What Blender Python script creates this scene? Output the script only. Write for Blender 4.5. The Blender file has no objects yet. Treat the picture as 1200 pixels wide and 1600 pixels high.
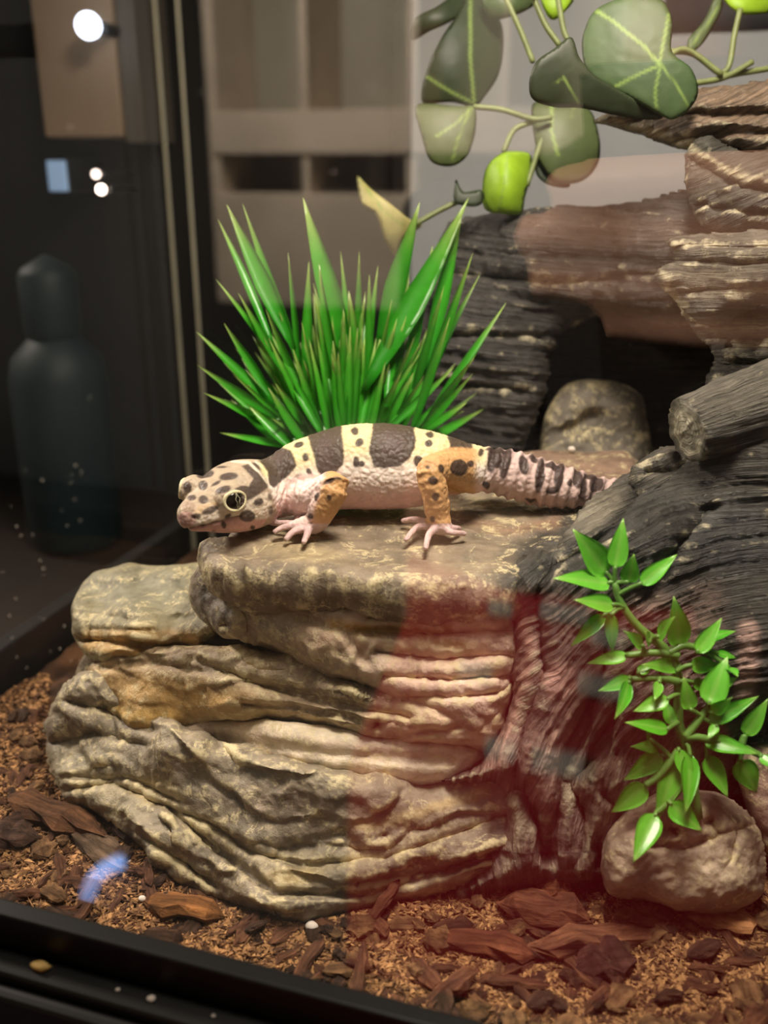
import bpy, bmesh, math, random
import numpy as np
from mathutils import Vector, Matrix
from mathutils.geometry import delaunay_2d_cdt
from mathutils.bvhtree import BVHTree

# ------------------------------------------------------------------ camera
FPX = 1500.0
PITCH, YAW = math.radians(20), math.radians(17.5)
CAM = np.array([0.0, -0.155, 0.205])
RV = np.array([math.cos(YAW), math.sin(YAW), 0])
FV = np.array([-math.sin(YAW)*math.cos(PITCH), math.cos(YAW)*math.cos(PITCH), -math.sin(PITCH)])
UV = np.cross(RV, FV)
scene = bpy.context.scene
col = scene.collection
cd = bpy.data.cameras.new('camera'); cam = bpy.data.objects.new('camera', cd); col.objects.link(cam)
cam.matrix_world = Matrix(((RV[0], UV[0], -FV[0], CAM[0]), (RV[1], UV[1], -FV[1], CAM[1]), (RV[2], UV[2], -FV[2], CAM[2]), (0, 0, 0, 1)))
cd.sensor_fit = 'VERTICAL'; cd.sensor_height = 36; cd.lens = FPX/1600*36
cd.clip_start = 0.002; cd.clip_end = 30
cd.dof.use_dof = True; cd.dof.focus_distance = 0.297; cd.dof.aperture_fstop = 9.0
scene.camera = cam
# ------------------------------------------------------------------ world, lights, exposure
w = bpy.data.worlds.new('world'); scene.world = w; w.use_nodes = True
w.node_tree.nodes['Background'].inputs[0].default_value = (1.0, 0.9, 0.78, 1)
w.node_tree.nodes['Background'].inputs[1].default_value = 0.02
scene.view_settings.view_transform = 'Standard'; scene.view_settings.look = 'None'
scene.view_settings.exposure = -0.15; scene.view_settings.gamma = 1.0
scene.view_settings.use_curve_mapping = False

def look_at(o, tgt):
    o.rotation_euler = (Vector(tgt)-o.location).to_track_quat('-Z', 'Y').to_euler()
def area(name, loc, tgt, size, power, color, spread=180, shape='DISK', size_y=None):
    l = bpy.data.lights.new(name, 'AREA'); l.energy = power; l.color = color; l.shape = shape; l.size = size
    if size_y: l.size_y = size_y
    l.spread = math.radians(spread)
    o = bpy.data.objects.new(name, l); col.objects.link(o); o.location = loc; look_at(o, tgt); return o
# lamp over the open top of the tank; ceiling lamp of the room behind the photographer (both above the frame);
# unseen fill light added at the left, without housing, to brighten the mirrored person
area('tank_lamp_offscreen', (-0.02, 0.06, 0.475), (-0.03, 0.10, 0.08), 0.13, 3.4, (1.0, 0.88, 0.74))
area('ceiling_lamp_offscreen', (-0.95, -1.60, 1.18), (-0.95, -2.20, -0.1), 0.35, 40.0, (1.0, 0.9, 0.78), spread=150)
area('added_fill_left_offscreen', (-1.10, 0.35, 0.70), (0.0, -0.50, -0.15), 0.20, 5.5, (1.0, 0.86, 0.72), spread=80)

# ------------------------------------------------------------------ helpers
def ray(u, v): return FV + RV*((u-600)/FPX) + UV*((800-v)/FPX)
def P(u, v, d): return CAM + ray(u, v)*d
def Pz(u, v, z):
    r = ray(u, v); return CAM + r*((z-CAM[2])/r[2])
def Py(u, v, y):
    r = ray(u, v); return CAM + r*((y-CAM[1])/r[1])
def proj(V):
    D = np.asarray(V)-CAM; z = D@FV
    return 600+FPX*(D@RV)/z, 800-FPX*(D@UV)/z, z
def rays(U, V): return FV[None, :] + RV[None, :]*((U-600)/FPX)[:, None] + UV[None, :]*((800-V)/FPX)[:, None]
def srgb(r, g, b):
    f = lambda c: (c/255/12.92) if c/255 <= 0.04045 else ((c/255+0.055)/1.055)**2.4
    return (f(r), f(g), f(b))
rng = np.random.default_rng(7); random.seed(7)

_perm = np.random.default_rng(3).permutation(256); _perm = np.concatenate([_perm, _perm, _perm])
_grad = np.random.default_rng(4).normal(size=(256, 3)); _grad /= np.linalg.norm(_grad, axis=1)[:, None]
def noise(X):
    X = np.asarray(X, float); I = np.floor(X).astype(int); Fr = X-I; I &= 255
    w_ = Fr**3*(Fr*(Fr*6-15)+10); out = 0
    for dx in (0, 1):
        for dy in (0, 1):
            for dz in (0, 1):
                h = _perm[_perm[_perm[(I[:, 0]+dx) & 255]+((I[:, 1]+dy) & 255)]+((I[:, 2]+dz) & 255)]
                g = _grad[h]; d = Fr-np.array([dx, dy, dz])
                wt = (w_[:, 0] if dx else 1-w_[:, 0])*(w_[:, 1] if dy else 1-w_[:, 1])*(w_[:, 2] if dz else 1-w_[:, 2])
                out = out+wt*(g*d).sum(1)
    return out*1.6
def fbm(X, n=4):
    s = 0; a = 1.0
    for k in range(n):
        s = s+a*noise(np.asarray(X)*2**k+k*17.3); a *= 0.5
    return s
def ridged(X, n=3):
    s = 0; a = 1.0
    for k in range(n):
        s = s+a*(1-2*np.abs(noise(np.asarray(X)*2**k+k*9.1))); a *= 0.5
    return s

def link(o, parent=None):
    col.objects.link(o)
    if parent is not None: o.parent = parent
    return o
def tag(o, label=None, cat=None, group=None, kind=None):
    if label: o['label'] = label
    if cat: o['category'] = cat
    if group: o['group'] = group
    if kind: o['kind'] = kind
    return o
def thing(name, label, cat, group=None, loc=(0, 0, 0)):
    o = bpy.data.objects.new(name, None); o.empty_display_size = 0.01; o.location = loc
    link(o); return tag(o, label, cat, group)
def mesh(name, V, Fc, mat, parent=None, cols=None, smooth=True, vec=None):
    me = bpy.data.meshes.new(name)
    off = np.array(parent.location) if parent is not None and parent.type == 'EMPTY' else 0
    V = np.asarray(V, float)-off
    me.from_pydata(V.tolist() if isinstance(V, np.ndarray) else V, [], [list(map(int, f)) for f in Fc])
    me.update()
    if smooth: me.polygons.foreach_set('use_smooth', [True]*len(me.polygons))
    if cols is not None:
        a = me.color_attributes.new('Col', 'FLOAT_COLOR', 'POINT')
        c4 = np.ones((len(V), 4)); c4[:, :3] = cols; a.data.foreach_set('color', c4.ravel())
    if vec is not None:
        a = me.attributes.new('gco', 'FLOAT_VECTOR', 'POINT'); a.data.foreach_set('vector', np.asarray(vec, float).ravel())
    me.materials.append(mat)
    return link(bpy.data.objects.new(name, me), parent)

def lerp(a, b, t): return a+(b-a)*t
def smooth01(x): x = np.clip(x, 0, 1); return x*x*(3-2*x)
def catmull(pts, n):
    pts = np.asarray(pts, float); k = len(pts)
    Q = np.vstack([2*pts[0]-pts[1], pts, 2*pts[-1]-pts[-2]])
    ts = np.linspace(0, k-1-1e-9, n); out = []
    for t in ts:
        i = int(t); f = t-i; p0, p1, p2, p3 = Q[i:i+4]
        out.append(0.5*((2*p1)+(-p0+p2)*f+(2*p0-5*p1+4*p2-p3)*f*f+(-p0+3*p1-3*p2+p3)*f**3))
    return np.array(out)
def tube(pts, radii, n=10, cap=True, flat=1.0, upref=(0, 0, 1)):
    pts = np.asarray(pts, float); radii = np.asarray(radii, float); m = len(pts)
    T = np.gradient(pts, axis=0); T /= np.linalg.norm(T, axis=1)[:, None]+1e-12
    V = []; up = np.array(upref, float)
    for i in range(m):
        s = np.cross(T[i], up)
        if np.linalg.norm(s) < 1e-3: s = np.cross(T[i], [1, 0, 0.1])
        s /= np.linalg.norm(s); q = np.cross(s, T[i])
        for k in range(n):
            a = 2*math.pi*k/n; V.append(pts[i]+radii[i]*(math.cos(a)*s+flat*math.sin(a)*q))
    Fc = []
    for i in range(m-1):
        for k in range(n):
            a = i*n+k; b = i*n+(k+1) % n; Fc.append((a, b, b+n, a+n))
    if cap:
        V.append(pts[0]-T[0]*radii[0]*0.6); V.append(pts[-1]+T[-1]*radii[-1]*0.6); c0 = len(V)-2; c1 = c0+1; e = (m-1)*n
        for k in range(n):
            Fc.append((c0, (k+1) % n, k)); Fc.append((c1, e+k, e+(k+1) % n))
    return np.array(V), Fc
def box(x0, x1, y0, y1, z0, z1):
    V = np.array([(x, y, z) for x in (x0, x1) for y in (y0, y1) for z in (z0, z1)])
    return V, [(0, 1, 3, 2), (4, 6, 7, 5), (0, 4, 5, 1), (2, 3, 7, 6), (0, 2, 6, 4), (1, 5, 7, 3)]
def bevel_box(name, b, mat, parent=None, bev=0.002, seg=2):
    V, Fc = box(*b); o = mesh(name, V, Fc, mat, parent, smooth=False)
    bm = bmesh.new(); bm.from_mesh(o.data); bmesh.ops.bevel(bm, geom=bm.edges[:], offset=bev, segments=seg, affect='EDGES', profile=0.5)
    bmesh.ops.recalc_face_normals(bm, faces=bm.faces[:]); bm.to_mesh(o.data); bm.free(); return o
def merge(parts):
    V = []; Fc = []; n = 0
    for v, f in parts:
        V.append(v); Fc += [tuple(i+n for i in q) for q in f]; n += len(v)
    return np.vstack(V), Fc

def seg_dist(Q, poly, closed=False):
    Q = np.asarray(Q, float); poly = np.asarray(poly, float); best = np.full(len(Q), 1e9)
    m = len(poly)
    for i in range(m if closed else m-1):
        a = poly[i]; b = poly[(i+1) % m]; ab = b-a
        t = np.clip(((Q-a)@ab)/(ab@ab+1e-12), 0, 1); d = np.linalg.norm(Q-(a+t[:, None]*ab), axis=1)
        best = np.minimum(best, d)
    return best
def inside(Q, poly):
    x, y = Q[:, 0], Q[:, 1]; r = np.zeros(len(Q), bool); m = len(poly)
    for i in range(m):
        x1, y1 = poly[i]; x2, y2 = poly[(i+1) % m]
        c = ((y1 > y) != (y2 > y))
        with np.errstate(divide='ignore', invalid='ignore'):
            xi = (x2-x1)*(y-y1)/(y2-y1+1e-15)+x1
        r ^= c & (x < xi)
    return r
def resample(poly, s, smooth=True):
    poly = np.asarray(poly, float)
    if smooth:
        Q = np.vstack([poly[-1], poly, poly[0], poly[1]]); out = []
        for i in range(len(poly)):
            p0, p1, p2, p3 = Q[i:i+4]; L = np.linalg.norm(p2-p1); n = max(1, int(round(L/s)))
            for j in range(n):
                f = j/n; out.append(0.5*((2*p1)+(-p0+p2)*f+(2*p0-5*p1+4*p2-p3)*f*f+(-p0+3*p1-3*p2+p3)*f**3))
        return np.array(out)
    out = []
    for i in range(len(poly)):
        a, b = poly[i], poly[(i+1) % len(poly)]; n = max(1, int(round(np.linalg.norm(b-a)/s)))
        out += [lerp(a, b, j/n) for j in range(n)]
    return np.array(out)
def fill(poly, s, wob=0):
    """triangulated points inside a closed outline: (points, triangles, boundary count)"""
    B = resample(poly, s)
    if wob:
        n3 = np.c_[B*0.03, np.zeros(len(B))]; B = B+wob*np.c_[noise(n3), noise(n3+50)]
    lo, hi = B.min(0), B.max(0)
    gx, gy = np.meshgrid(np.arange(lo[0], hi[0], s), np.arange(lo[1], hi[1], s*0.87)); gx = gx+(np.arange(gx.shape[0]) % 2)[:, None]*s/2
    G = np.c_[gx.ravel(), gy.ravel()]; G = G[inside(G, B)]; G = G[seg_dist(G, B, True) > s*0.55]
    pts = np.vstack([B, G]); n = len(B)
    r = delaunay_2d_cdt([Vector(p) for p in pts], [(i, (i+1) % n) for i in range(n)], [], 1, 1e-7)
    return np.array([(p.x, p.y) for p in r[0]]), r[2], B
def idw(Q, anchors):
    A = np.array(anchors, float); w_ = 1/(((Q[:, None, :]-A[None, :, :2])**2).sum(2)+400)**1.3
    return (w_*A[None, :, 2]).sum(1)/w_.sum(1)
def vnormals(V, Fc):
    me = bpy.data.meshes.new('tmp'); me.from_pydata(np.asarray(V).tolist(), [], [list(f) for f in Fc]); me.update()
    n = np.zeros(len(V)*3); me.vertices.foreach_get('normal', n); bpy.data.meshes.remove(me); return n.reshape(-1, 3)

def paint(V, base, marks, jitter=5.0):
    """pigment on a surface: base colour plus soft-edged marks (outline, rgb, softness, strength)"""
    U, Vv, _ = proj(V); Q = np.c_[U, Vv]
    Q = Q+jitter*np.c_[fbm(V*160, 3), fbm(V*160+31, 3)]
    C = np.tile(np.array(base, float), (len(V), 1))
    for mk in marks:
        kind, shp, rgb, soft, k = mk
        if kind == 'poly':
            d = seg_dist(Q, shp, True); ins = inside(Q, np.asarray(shp, float)); m = smooth01(0.5+np.where(ins, d, -d)/(2*soft))
        elif kind == 'line':
            m = smooth01(1.0-(seg_dist(Q, shp[0])-shp[1]+soft)/(2*soft))
        else:
            cx, cy, a, b, ang = shp; ca, sa = math.cos(math.radians(ang)), math.sin(math.radians(ang))
            X = (Q[:, 0]-cx)*ca+(Q[:, 1]-cy)*sa; Y = -(Q[:, 0]-cx)*sa+(Q[:, 1]-cy)*ca
            rr = np.sqrt((X/a)**2+(Y/b)**2); m = smooth01(0.5+(1-rr)*min(a, b)/(2*soft))
        m = (m*k)[:, None]; C = C*(1-m)+np.array(rgb)*m
    return C

def blob(name, outline, anchors, tf, tb, r, mat, parent, s=4.0, base=(.2, .18, .15), marks=(), grooves=(), rough=1.2e-3, strata=0.0,
         grain=None, gamp=0.0, gsc=(0.02, 0.12), wob=3.0, bend=None, jitter=5.0, rb=None, offs=0.0, lumps=0.0, chisel=0.0, terr=None):
    """a rounded solid whose outline is given in photo pixels and whose distance is given by anchors (u, v, metres)"""
    Q, T, B = fill(outline, s, wob); n = len(Q)
    d = seg_dist(Q, B, True); d[d < 1e-3] = 0
    prof = lambda dd, rr: np.sqrt(np.clip(1-(1-np.clip(dd/rr, 0, 1))**2, 0, 1))
    D = idw(Q, anchors)+offs
    if bend is not None: D = D+bend(Q)
    edge = d <= 0
    h = np.zeros(n)
    for poly, wd, dep in grooves:
        pl = np.array(poly, float); dd = seg_dist(Q, pl) if len(pl) > 1 else np.linalg.norm(Q-pl[0], axis=1)
        dd = dd+wd*0.4*noise(np.c_[Q*(0.018 if parent is stump_ref else 0.05), np.zeros(n)+7]); h += dep*np.exp(-(dd/wd)**2)
    if terr:
        pl, per, amp = terr; dd = seg_dist(Q, np.array(pl, float)); q3 = np.c_[Q*0.008, np.zeros(n)]; tt = -dd/per+0.55*fbm(q3, 3); sw = tt-np.floor(tt)
        k = np.clip(.55+.9*noise(np.c_[Q*np.array([.006, .02]), np.zeros(n)+3]), .1, 1); h -= amp*k*np.where(sw < .88, (sw/.88)**1.3, (1-sw)/.12)
    front = D-tf*prof(d, r)+h*(1-np.exp(-d/8)); back = D+tb*prof(d, rb or r*1.3)
    ry = rays(Q[:, 0], Q[:, 1]); Vf = CAM+ry*front[:, None]
    keep = ~edge; bi = np.full(n, -1); bi[keep] = n+np.arange(keep.sum()); bi[edge] = np.where(edge)[0]
    Vb = (CAM+ry*back[:, None])[keep]
    V = np.vstack([Vf, Vb]); Fc = [tuple(t[::-1]) for t in T]+[tuple(bi[list(t)]) for t in T]
    Q2 = np.vstack([Q, Q[keep]])
    if grain is None: G = np.c_[Q2, np.r_[front, back[keep]]*1500]
    else:
        a, c = grain(Q2); G = np.c_[a, c, np.r_[front, back[keep]]*1500]
    N = vnormals(V, Fc)
    if (N[:n]@FV).mean() > 0: Fc = [tuple(f[::-1]) for f in Fc]; N = -N
    disp = rough*(fbm(V*55, 4)+0.4*fbm(V*300, 2))
    if chisel: disp = disp+chisel*(ridged(V*48+np.array([0, 0, 1])*V[:, 2:3]*40+1.5*fbm(V*30, 2)[:, None], 2)-.6)
    if lumps: disp = disp+lumps*fbm(V*26+5, 2)
    if strata: disp = disp+strata*ridged(np.c_[V[:, 0]*14, V[:, 1]*14, V[:, 2]*120+2.5*fbm(V*20, 2)], 3)
    if gamp: disp = disp+gamp*ridged(np.c_[G[:, 0]*gsc[0], G[:, 1]*gsc[1]+0.35*fbm(np.c_[G[:, :2]*0.012, G[:, 2]*0], 2), G[:, 2]*0.004], 3)
    e2 = np.ones(len(V)); e2[:n][edge] = 0.25
    V = V+N*(disp*e2)[:, None]
    V[:, 2] = np.maximum(V[:, 2], -.009); V[:, 1] = np.clip(V[:, 1], .006, YB-.003)          # flat foot in the bedding, clear of the panes
    C = paint(V, base, marks, jitter)
    return mesh(name, V, Fc, mat, parent, C, True, G*0.01)

stump_ref = 0
# ------------------------------------------------------------------ materials
def newmat(name):
    m = bpy.data.materials.new(name); m.use_nodes = True; nt = m.node_tree; b = nt.nodes['Principled BSDF']; return m, nt, b
def nd(nt, typ, **kw):
    n = nt.nodes.new(typ)
    for k, v in kw.items():
        if k.startswith('i_'): n.inputs[k[2:].replace('_', ' ')].default_value = v
        else: setattr(n, k, v)
    return n
def plain(name, rgb, rough=0.5, var=0.15, scale=40, metal=0.0, bump=0.0, spec=0.5):
    m, nt, b = newmat(name); L = nt.links.new
    tc = nd(nt, 'ShaderNodeTexCoord'); nz = nd(nt, 'ShaderNodeTexNoise', i_Scale=scale, i_Detail=5.0); L(tc.outputs['Object'], nz.inputs['Vector'])
    rp = nd(nt, 'ShaderNodeValToRGB'); rp.color_ramp.elements[0].position = 0.3; rp.color_ramp.elements[1].position = 0.7
    rp.color_ramp.elements[0].color = tuple(c*(1-var) for c in rgb)+(1,); rp.color_ramp.elements[1].color = tuple(min(1, c*(1+var)) for c in rgb)+(1,)
    L(nz.outputs['Fac'], rp.inputs[0]); L(rp.outputs[0], b.inputs['Base Color'])
    b.inputs['Roughness'].default_value = rough; b.inputs['Metallic'].default_value = metal; b.inputs['Specular IOR Level'].default_value = spec
    if bump:
        bp = nd(nt, 'ShaderNodeBump', i_Strength=bump, i_Distance=0.001); L(nz.outputs['Fac'], bp.inputs['Height']); L(bp.outputs[0], b.inputs['Normal'])
    return m
def emis(name, rgb, s):
    m, nt, b = newmat(name); b.inputs['Base Color'].default_value = (*rgb, 1); b.inputs['Emission Color'].default_value = (*rgb, 1); b.inputs['Emission Strength'].default_value = s; return m
def vcol(name, rough=0.5, var=0.25, scale=220, bump=0.3, bdist=0.0006, bscale=500, crust=None, crust_at=(0.55, 0.62), spec=0.5, sss=0, grain=0.0, voro=0.0, trans=0.0, gvar=0.0, coat=0.0, veins=0.0, objgrain=0.0):
    """pigment from the Col attribute, broken up by noise; optional dry-brushed crust on raised edges, grain along gco"""
    m, nt, b = newmat(name); L = nt.links.new
    at = nd(nt, 'ShaderNodeAttribute', attribute_name='Col'); tc = nd(nt, 'ShaderNodeTexCoord')
    nz = nd(nt, 'ShaderNodeTexNoise', i_Scale=scale, i_Detail=6.0, i_Roughness=0.65); L(tc.outputs['Object'], nz.inputs['Vector'])
    mr = nd(nt, 'ShaderNodeMapRange'); mr.inputs[1].default_value = 0.3; mr.inputs[2].default_value = 0.7; mr.inputs[3].default_value = 1-var; mr.inputs[4].default_value = 1+var
    L(nz.outputs['Fac'], mr.inputs[0])
    mx = nd(nt, 'ShaderNodeVectorMath', operation='SCALE'); L(at.outputs['Color'], mx.inputs[0]); L(mr.outputs[0], mx.inputs['Scale'])
    out = mx.outputs[0]; height = None
    nb = nd(nt, 'ShaderNodeTexNoise', i_Scale=bscale, i_Detail=7.0, i_Roughness=0.62); L(tc.outputs['Object'], nb.inputs['Vector']); height = nb.outputs['Fac']
    if objgrain:
        mp = nd(nt, 'ShaderNodeMapping'); mp.inputs['Scale'].default_value = (70, 520, 520); L(tc.outputs['Object'], mp.inputs['Vector']); gn = nd(nt, 'ShaderNodeTexNoise', i_Scale=1.0, i_Detail=6.0, i_Roughness=0.7, i_Distortion=0.5); L(mp.outputs[0], gn.inputs['Vector']); height = gn.outputs['Fac']
        g2 = nd(nt, 'ShaderNodeMapRange'); g2.inputs[1].default_value = 0.33; g2.inputs[2].default_value = 0.68; g2.inputs[3].default_value = 1-objgrain; g2.inputs[4].default_value = 1+objgrain
        L(gn.outputs['Fac'], g2.inputs[0]); m2 = nd(nt, 'ShaderNodeVectorMath', operation='SCALE'); L(out, m2.inputs[0]); L(g2.outputs[0], m2.inputs['Scale']); out = m2.outputs[0]
    if grain or gvar:
        ga = nd(nt, 'ShaderNodeAttribute', attribute_name='gco'); mp = nd(nt, 'ShaderNodeMapping'); mp.inputs['Scale'].default_value = (0.8, 15, 0.5)
        L(ga.outputs['Vector'], mp.inputs['Vector']); gn = nd(nt, 'ShaderNodeTexNoise', i_Scale=1.6, i_Detail=5.0, i_Roughness=0.6, i_Distortion=0.25); L(mp.outputs[0], gn.inputs['Vector'])
        ad = nd(nt, 'ShaderNodeMath', operation='MULTIPLY_ADD'); ad.inputs[1].default_value = grain; L(gn.outputs['Fac'], ad.inputs[0]); L(height, ad.inputs[2]); height = ad.outputs[0]
        g2 = nd(nt, 'ShaderNodeMapRange'); g2.inputs[1].default_value = 0.35; g2.inputs[2].default_value = 0.68; g2.inputs[3].default_value = 1-gvar; g2.inputs[4].default_value = 1+gvar
        L(gn.outputs['Fac'], g2.inputs[0]); m2 = nd(nt, 'ShaderNodeVectorMath', operation='SCALE'); L(out, m2.inputs[0]); L(g2.outputs[0], m2.inputs['Scale']); out = m2.outputs[0]
    if voro:
        vo = nd(nt, 'ShaderNodeTexVoronoi', i_Scale=voro); L(tc.outputs['Object'], vo.inputs['Vector'])
        sb = nd(nt, 'ShaderNodeMath', operation='SUBTRACT'); sb.inputs[0].default_value = 1.0; L(vo.outputs['Distance'], sb.inputs[1]); height = sb.outputs[0]
    if crust is not None:
        ge = nd(nt, 'ShaderNodeNewGeometry'); n2 = nd(nt, 'ShaderNodeTexNoise', i_Scale=150.0, i_Detail=7.0, i_Roughness=0.75); L(tc.outputs['Object'], n2.inputs['Vector'])
        a1 = nd(nt, 'ShaderNodeMath', operation='MULTIPLY_ADD'); a1.inputs[1].default_value = 0.30; L(n2.outputs['Fac'], a1.inputs[0]); L(ge.outputs['Pointiness'], a1.inputs[2])
        r2 = nd(nt, 'ShaderNodeMapRange'); r2.inputs[1].default_value = crust_at[0]+0.13; r2.inputs[2].default_value = crust_at[1]+0.13; L(a1.outputs[0], r2.inputs[0])
        n3 = nd(nt, 'ShaderNodeTexNoise', i_Scale=42.0, i_Detail=6.0, i_Roughness=0.7, i_Distortion=1.2); L(tc.outputs['Object'], n3.inputs['Vector'])
        s3 = nd(nt, 'ShaderNodeMath', operation='SUBTRACT'); s3.inputs[1].default_value = 0.5; L(n3.outputs['Fac'], s3.inputs[0]); a3 = nd(nt, 'ShaderNodeMath', operation='ABSOLUTE'); L(s3.outputs[0], a3.inputs[0])
        r3 = nd(nt, 'ShaderNodeMapRange'); r3.inputs[1].default_value = 0.030; r3.inputs[2].default_value = 0.006; L(a3.outputs[0], r3.inputs[0])
        r4 = nd(nt, 'ShaderNodeMapRange'); r4.inputs[1].default_value = 0.46; r4.inputs[2].default_value = 0.56; L(n2.outputs['Fac'], r4.inputs[0]); m4 = nd(nt, 'ShaderNodeMath', operation='MULTIPLY'); L(r3.outputs[0], m4.inputs[0]); L(r4.outputs[0], m4.inputs[1])
        m5 = nd(nt, 'ShaderNodeMath', operation='MAXIMUM'); L(r2.outputs[0], m5.inputs[0]); m6 = nd(nt, 'ShaderNodeMath', operation='MULTIPLY'); m6.inputs[1].default_value = veins; L(m4.outputs[0], m6.inputs[0]); L(m6.outputs[0], m5.inputs[1]); r2 = m5
        mc = nd(nt, 'ShaderNodeMix', data_type='RGBA'); mc.inputs['B'].default_value = (*crust, 1); L(r2.outputs[0], mc.inputs['Factor']); L(out, mc.inputs['A']); out = mc.outputs['Result']
    L(out, b.inputs['Base Color']); b.inputs['Roughness'].default_value = rough; b.inputs['Specular IOR Level'].default_value = spec
    if coat: b.inputs['Coat Weight'].default_value = coat; b.inputs['Coat Roughness'].default_value = 0.2
    if sss: b.inputs['Subsurface Weight'].default_value = sss; b.inputs['Subsurface Radius'].default_value = (0.002, 0.001, 0.0007); b.inputs['Subsurface Scale'].default_value = 1.0
    bp = nd(nt, 'ShaderNodeBump', i_Strength=bump, i_Distance=bdist); L(height, bp.inputs['Height']); L(bp.outputs[0], b.inputs['Normal'])
    if trans:
        tl = nd(nt, 'ShaderNodeBsdfTranslucent'); L(out, tl.inputs['Color']); ms = nd(nt, 'ShaderNodeMixShader'); ms.inputs[0].default_value = trans
        L(b.outputs[0], ms.inputs[1]); L(tl.outputs[0], ms.inputs[2]); L(ms.outputs[0], nt.nodes['Material Output'].inputs['Surface'])
    return m
def glass(name, ior, tint=(1, 1, 1)):
    m, nt, b = newmat(name); nt.nodes.remove(b); L = nt.links.new
    fr = nd(nt, 'ShaderNodeFresnel', i_IOR=ior); tr = nd(nt, 'ShaderNodeBsdfTransparent'); tr.inputs[0].default_value = (*tint, 1)
    gl = nd(nt, 'ShaderNodeBsdfGlossy', i_Roughness=0.0); gl.inputs['Color'].default_value = (1, 1, 1, 1)
    ge = nd(nt, 'ShaderNodeNewGeometry'); mi = nd(nt, 'ShaderNodeMix'); mi.inputs['A'].default_value = ior; mi.inputs['B'].default_value = 1/ior   # thin unrefracted pane: same reflectance on both faces
    L(ge.outputs['Backfacing'], mi.inputs['Factor']); L(mi.outputs['Result'], fr.inputs['IOR'])
    ms = nd(nt, 'ShaderNodeMixShader'); L(fr.outputs[0], ms.inputs[0]); L(tr.outputs[0], ms.inputs[1]); L(gl.outputs[0], ms.inputs[2]); L(ms.outputs[0], nt.nodes['Material Output'].inputs['Surface'])
    return m

M_black = plain('black_plastic', srgb(24, 24, 24), 0.42, 0.2, 60)
M_glass = glass('front_glass', 1.9)
M_glass2 = glass('side_glass', 1.2)
M_rock = vcol('painted_rock', 0.52, 0.42, 110, 0.9, 0.0011, 330, crust=srgb(214, 198, 154), crust_at=(0.55, 0.60), spec=0.45, veins=.9)
M_bark = vcol('resin_bark', 0.48, 0.3, 260, 0.9, 0.0011, 500, crust=srgb(186, 176, 146), crust_at=(0.565, 0.63), grain=2.2, gvar=0.5, spec=0.45)
M_leaf = vcol('plastic_leaf', 0.30, 0.12, 120, 0.2, 0.0003, 300, trans=0.25, spec=0.6)
M_leafm = vcol('matte_leaf', 0.5, 0.15, 120, 0.2, 0.0003, 300, trans=0.2, spec=0.4)
M_chip = vcol('bark_chip', 0.85, 0.35, 180, 0.7, 0.0008, 500, spec=0.2)
M_bchip = vcol('bark_chip_grain', 0.85, 0.3, 180, 1.0, 0.0016, 500, spec=0.2, objgrain=.6)
M_skin = vcol('gecko_skin', 0.5, 0.13, 420, 0.6, 0.0005, 500, voro=700, sss=0.12, spec=0.35)

# ------------------------------------------------------------------ the room
ZF = -1.22
M_wall = plain('dark_wall_paint', srgb(19, 17, 15), 0.8, 0.1, 5)
M_wall2 = plain('brown_wall_paint', srgb(34, 31, 27), 0.8, 0.1, 5)
M_floor = plain('brown_floor', srgb(38, 32, 26), 0.6, 0.2, 8)
def struct(name, b, m): return tag(mesh(name, *box(*b), m, None, smooth=False), kind='structure')
struct('floor', (-2.2, 1.8, -3.2, 0.60, ZF-0.05, ZF), M_floor)
struct('ceiling', (-2.2, 1.8, -3.2, 0.60, 1.3, 1.35), M_wall2)
struct('wall_back', (-2.2, 1.8, 0.55, 0.60, ZF, 1.3), M_wall)
struct('wall_front', (-2.2, 1.8, -3.2, -3.15, ZF, 1.3), M_wall2)
struct('wall_left', (-2.2, -2.15, -3.15, 0.55, ZF, 1.3), M_wall)
struct('wall_right', (1.75, 1.8, -3.15, 0.55, ZF, 1.3), M_wall)

# stand carrying the tank
st = thing('tank_stand', 'dark wooden cabinet carrying the glass tank', 'cabinet', loc=(0, 0.2, ZF))
M_stand = plain('dark_wood', srgb(40, 32, 26), 0.5, 0.25, 12)
bevel_box('cabinet_body', (-0.70, 0.60, 0.0, 0.50, ZF, -0.085), M_stand, st, 0.004)
bevel_box('cabinet_top', (-0.72, 0.62, -0.03, 0.52, -0.085, -0.055), M_stand, st, 0.004)
for x0 in (-0.68, -0.03):
    bevel_box('cabinet_door', (x0, x0+0.61, -0.012, 0.0, ZF+0.06, -0.11), M_stand, st, 0.003)

# ------------------------------------------------------------------ the glass tank
XL, XR, YB, ZT = -0.258, 0.34, 0.30, 0.42
tank = thing('terrarium', 'glass reptile tank with a black plastic rim', 'terrarium', loc=(0.04, 0.15, -0.055))
mesh('front_pane', *box(XL, XR, 0.0, 0.004, 0.0, ZT), M_glass, tank, smooth=False)
mesh('side_pane', *box(XL-0.004, XL, 0.004, YB, -0.04, ZT), M_glass2, tank, smooth=False)
mesh('side_pane', *box(XR, XR+0.004, 0.004, YB, -0.04, ZT), M_glass2, tank, smooth=False)
mesh('back_pane', *box(XL, XR, YB, YB+0.004, -0.04, ZT), M_glass2, tank, smooth=False)
bevel_box('tank_floor', (XL-0.006, XR+0.006, -0.004, YB+0.006, -0.055, -0.035), M_black, tank, 0.001)
bevel_box('bottom_rim_lip', (XL-0.006, XR+0.006, -0.005, 0.0, -0.05, 0.0325), M_black, tank, 0.0008)
bevel_box('bottom_rim_ledge', (XL-0.010, XR+0.010, -0.012, -0.005, -0.05, 0.0225), M_black, tank, 0.0012)
bevel_box('bottom_rim_face', (XL-0.012, XR+0.012, -0.016, -0.012, -0.054, 0.0195), M_black, tank, 0.0015)
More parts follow.
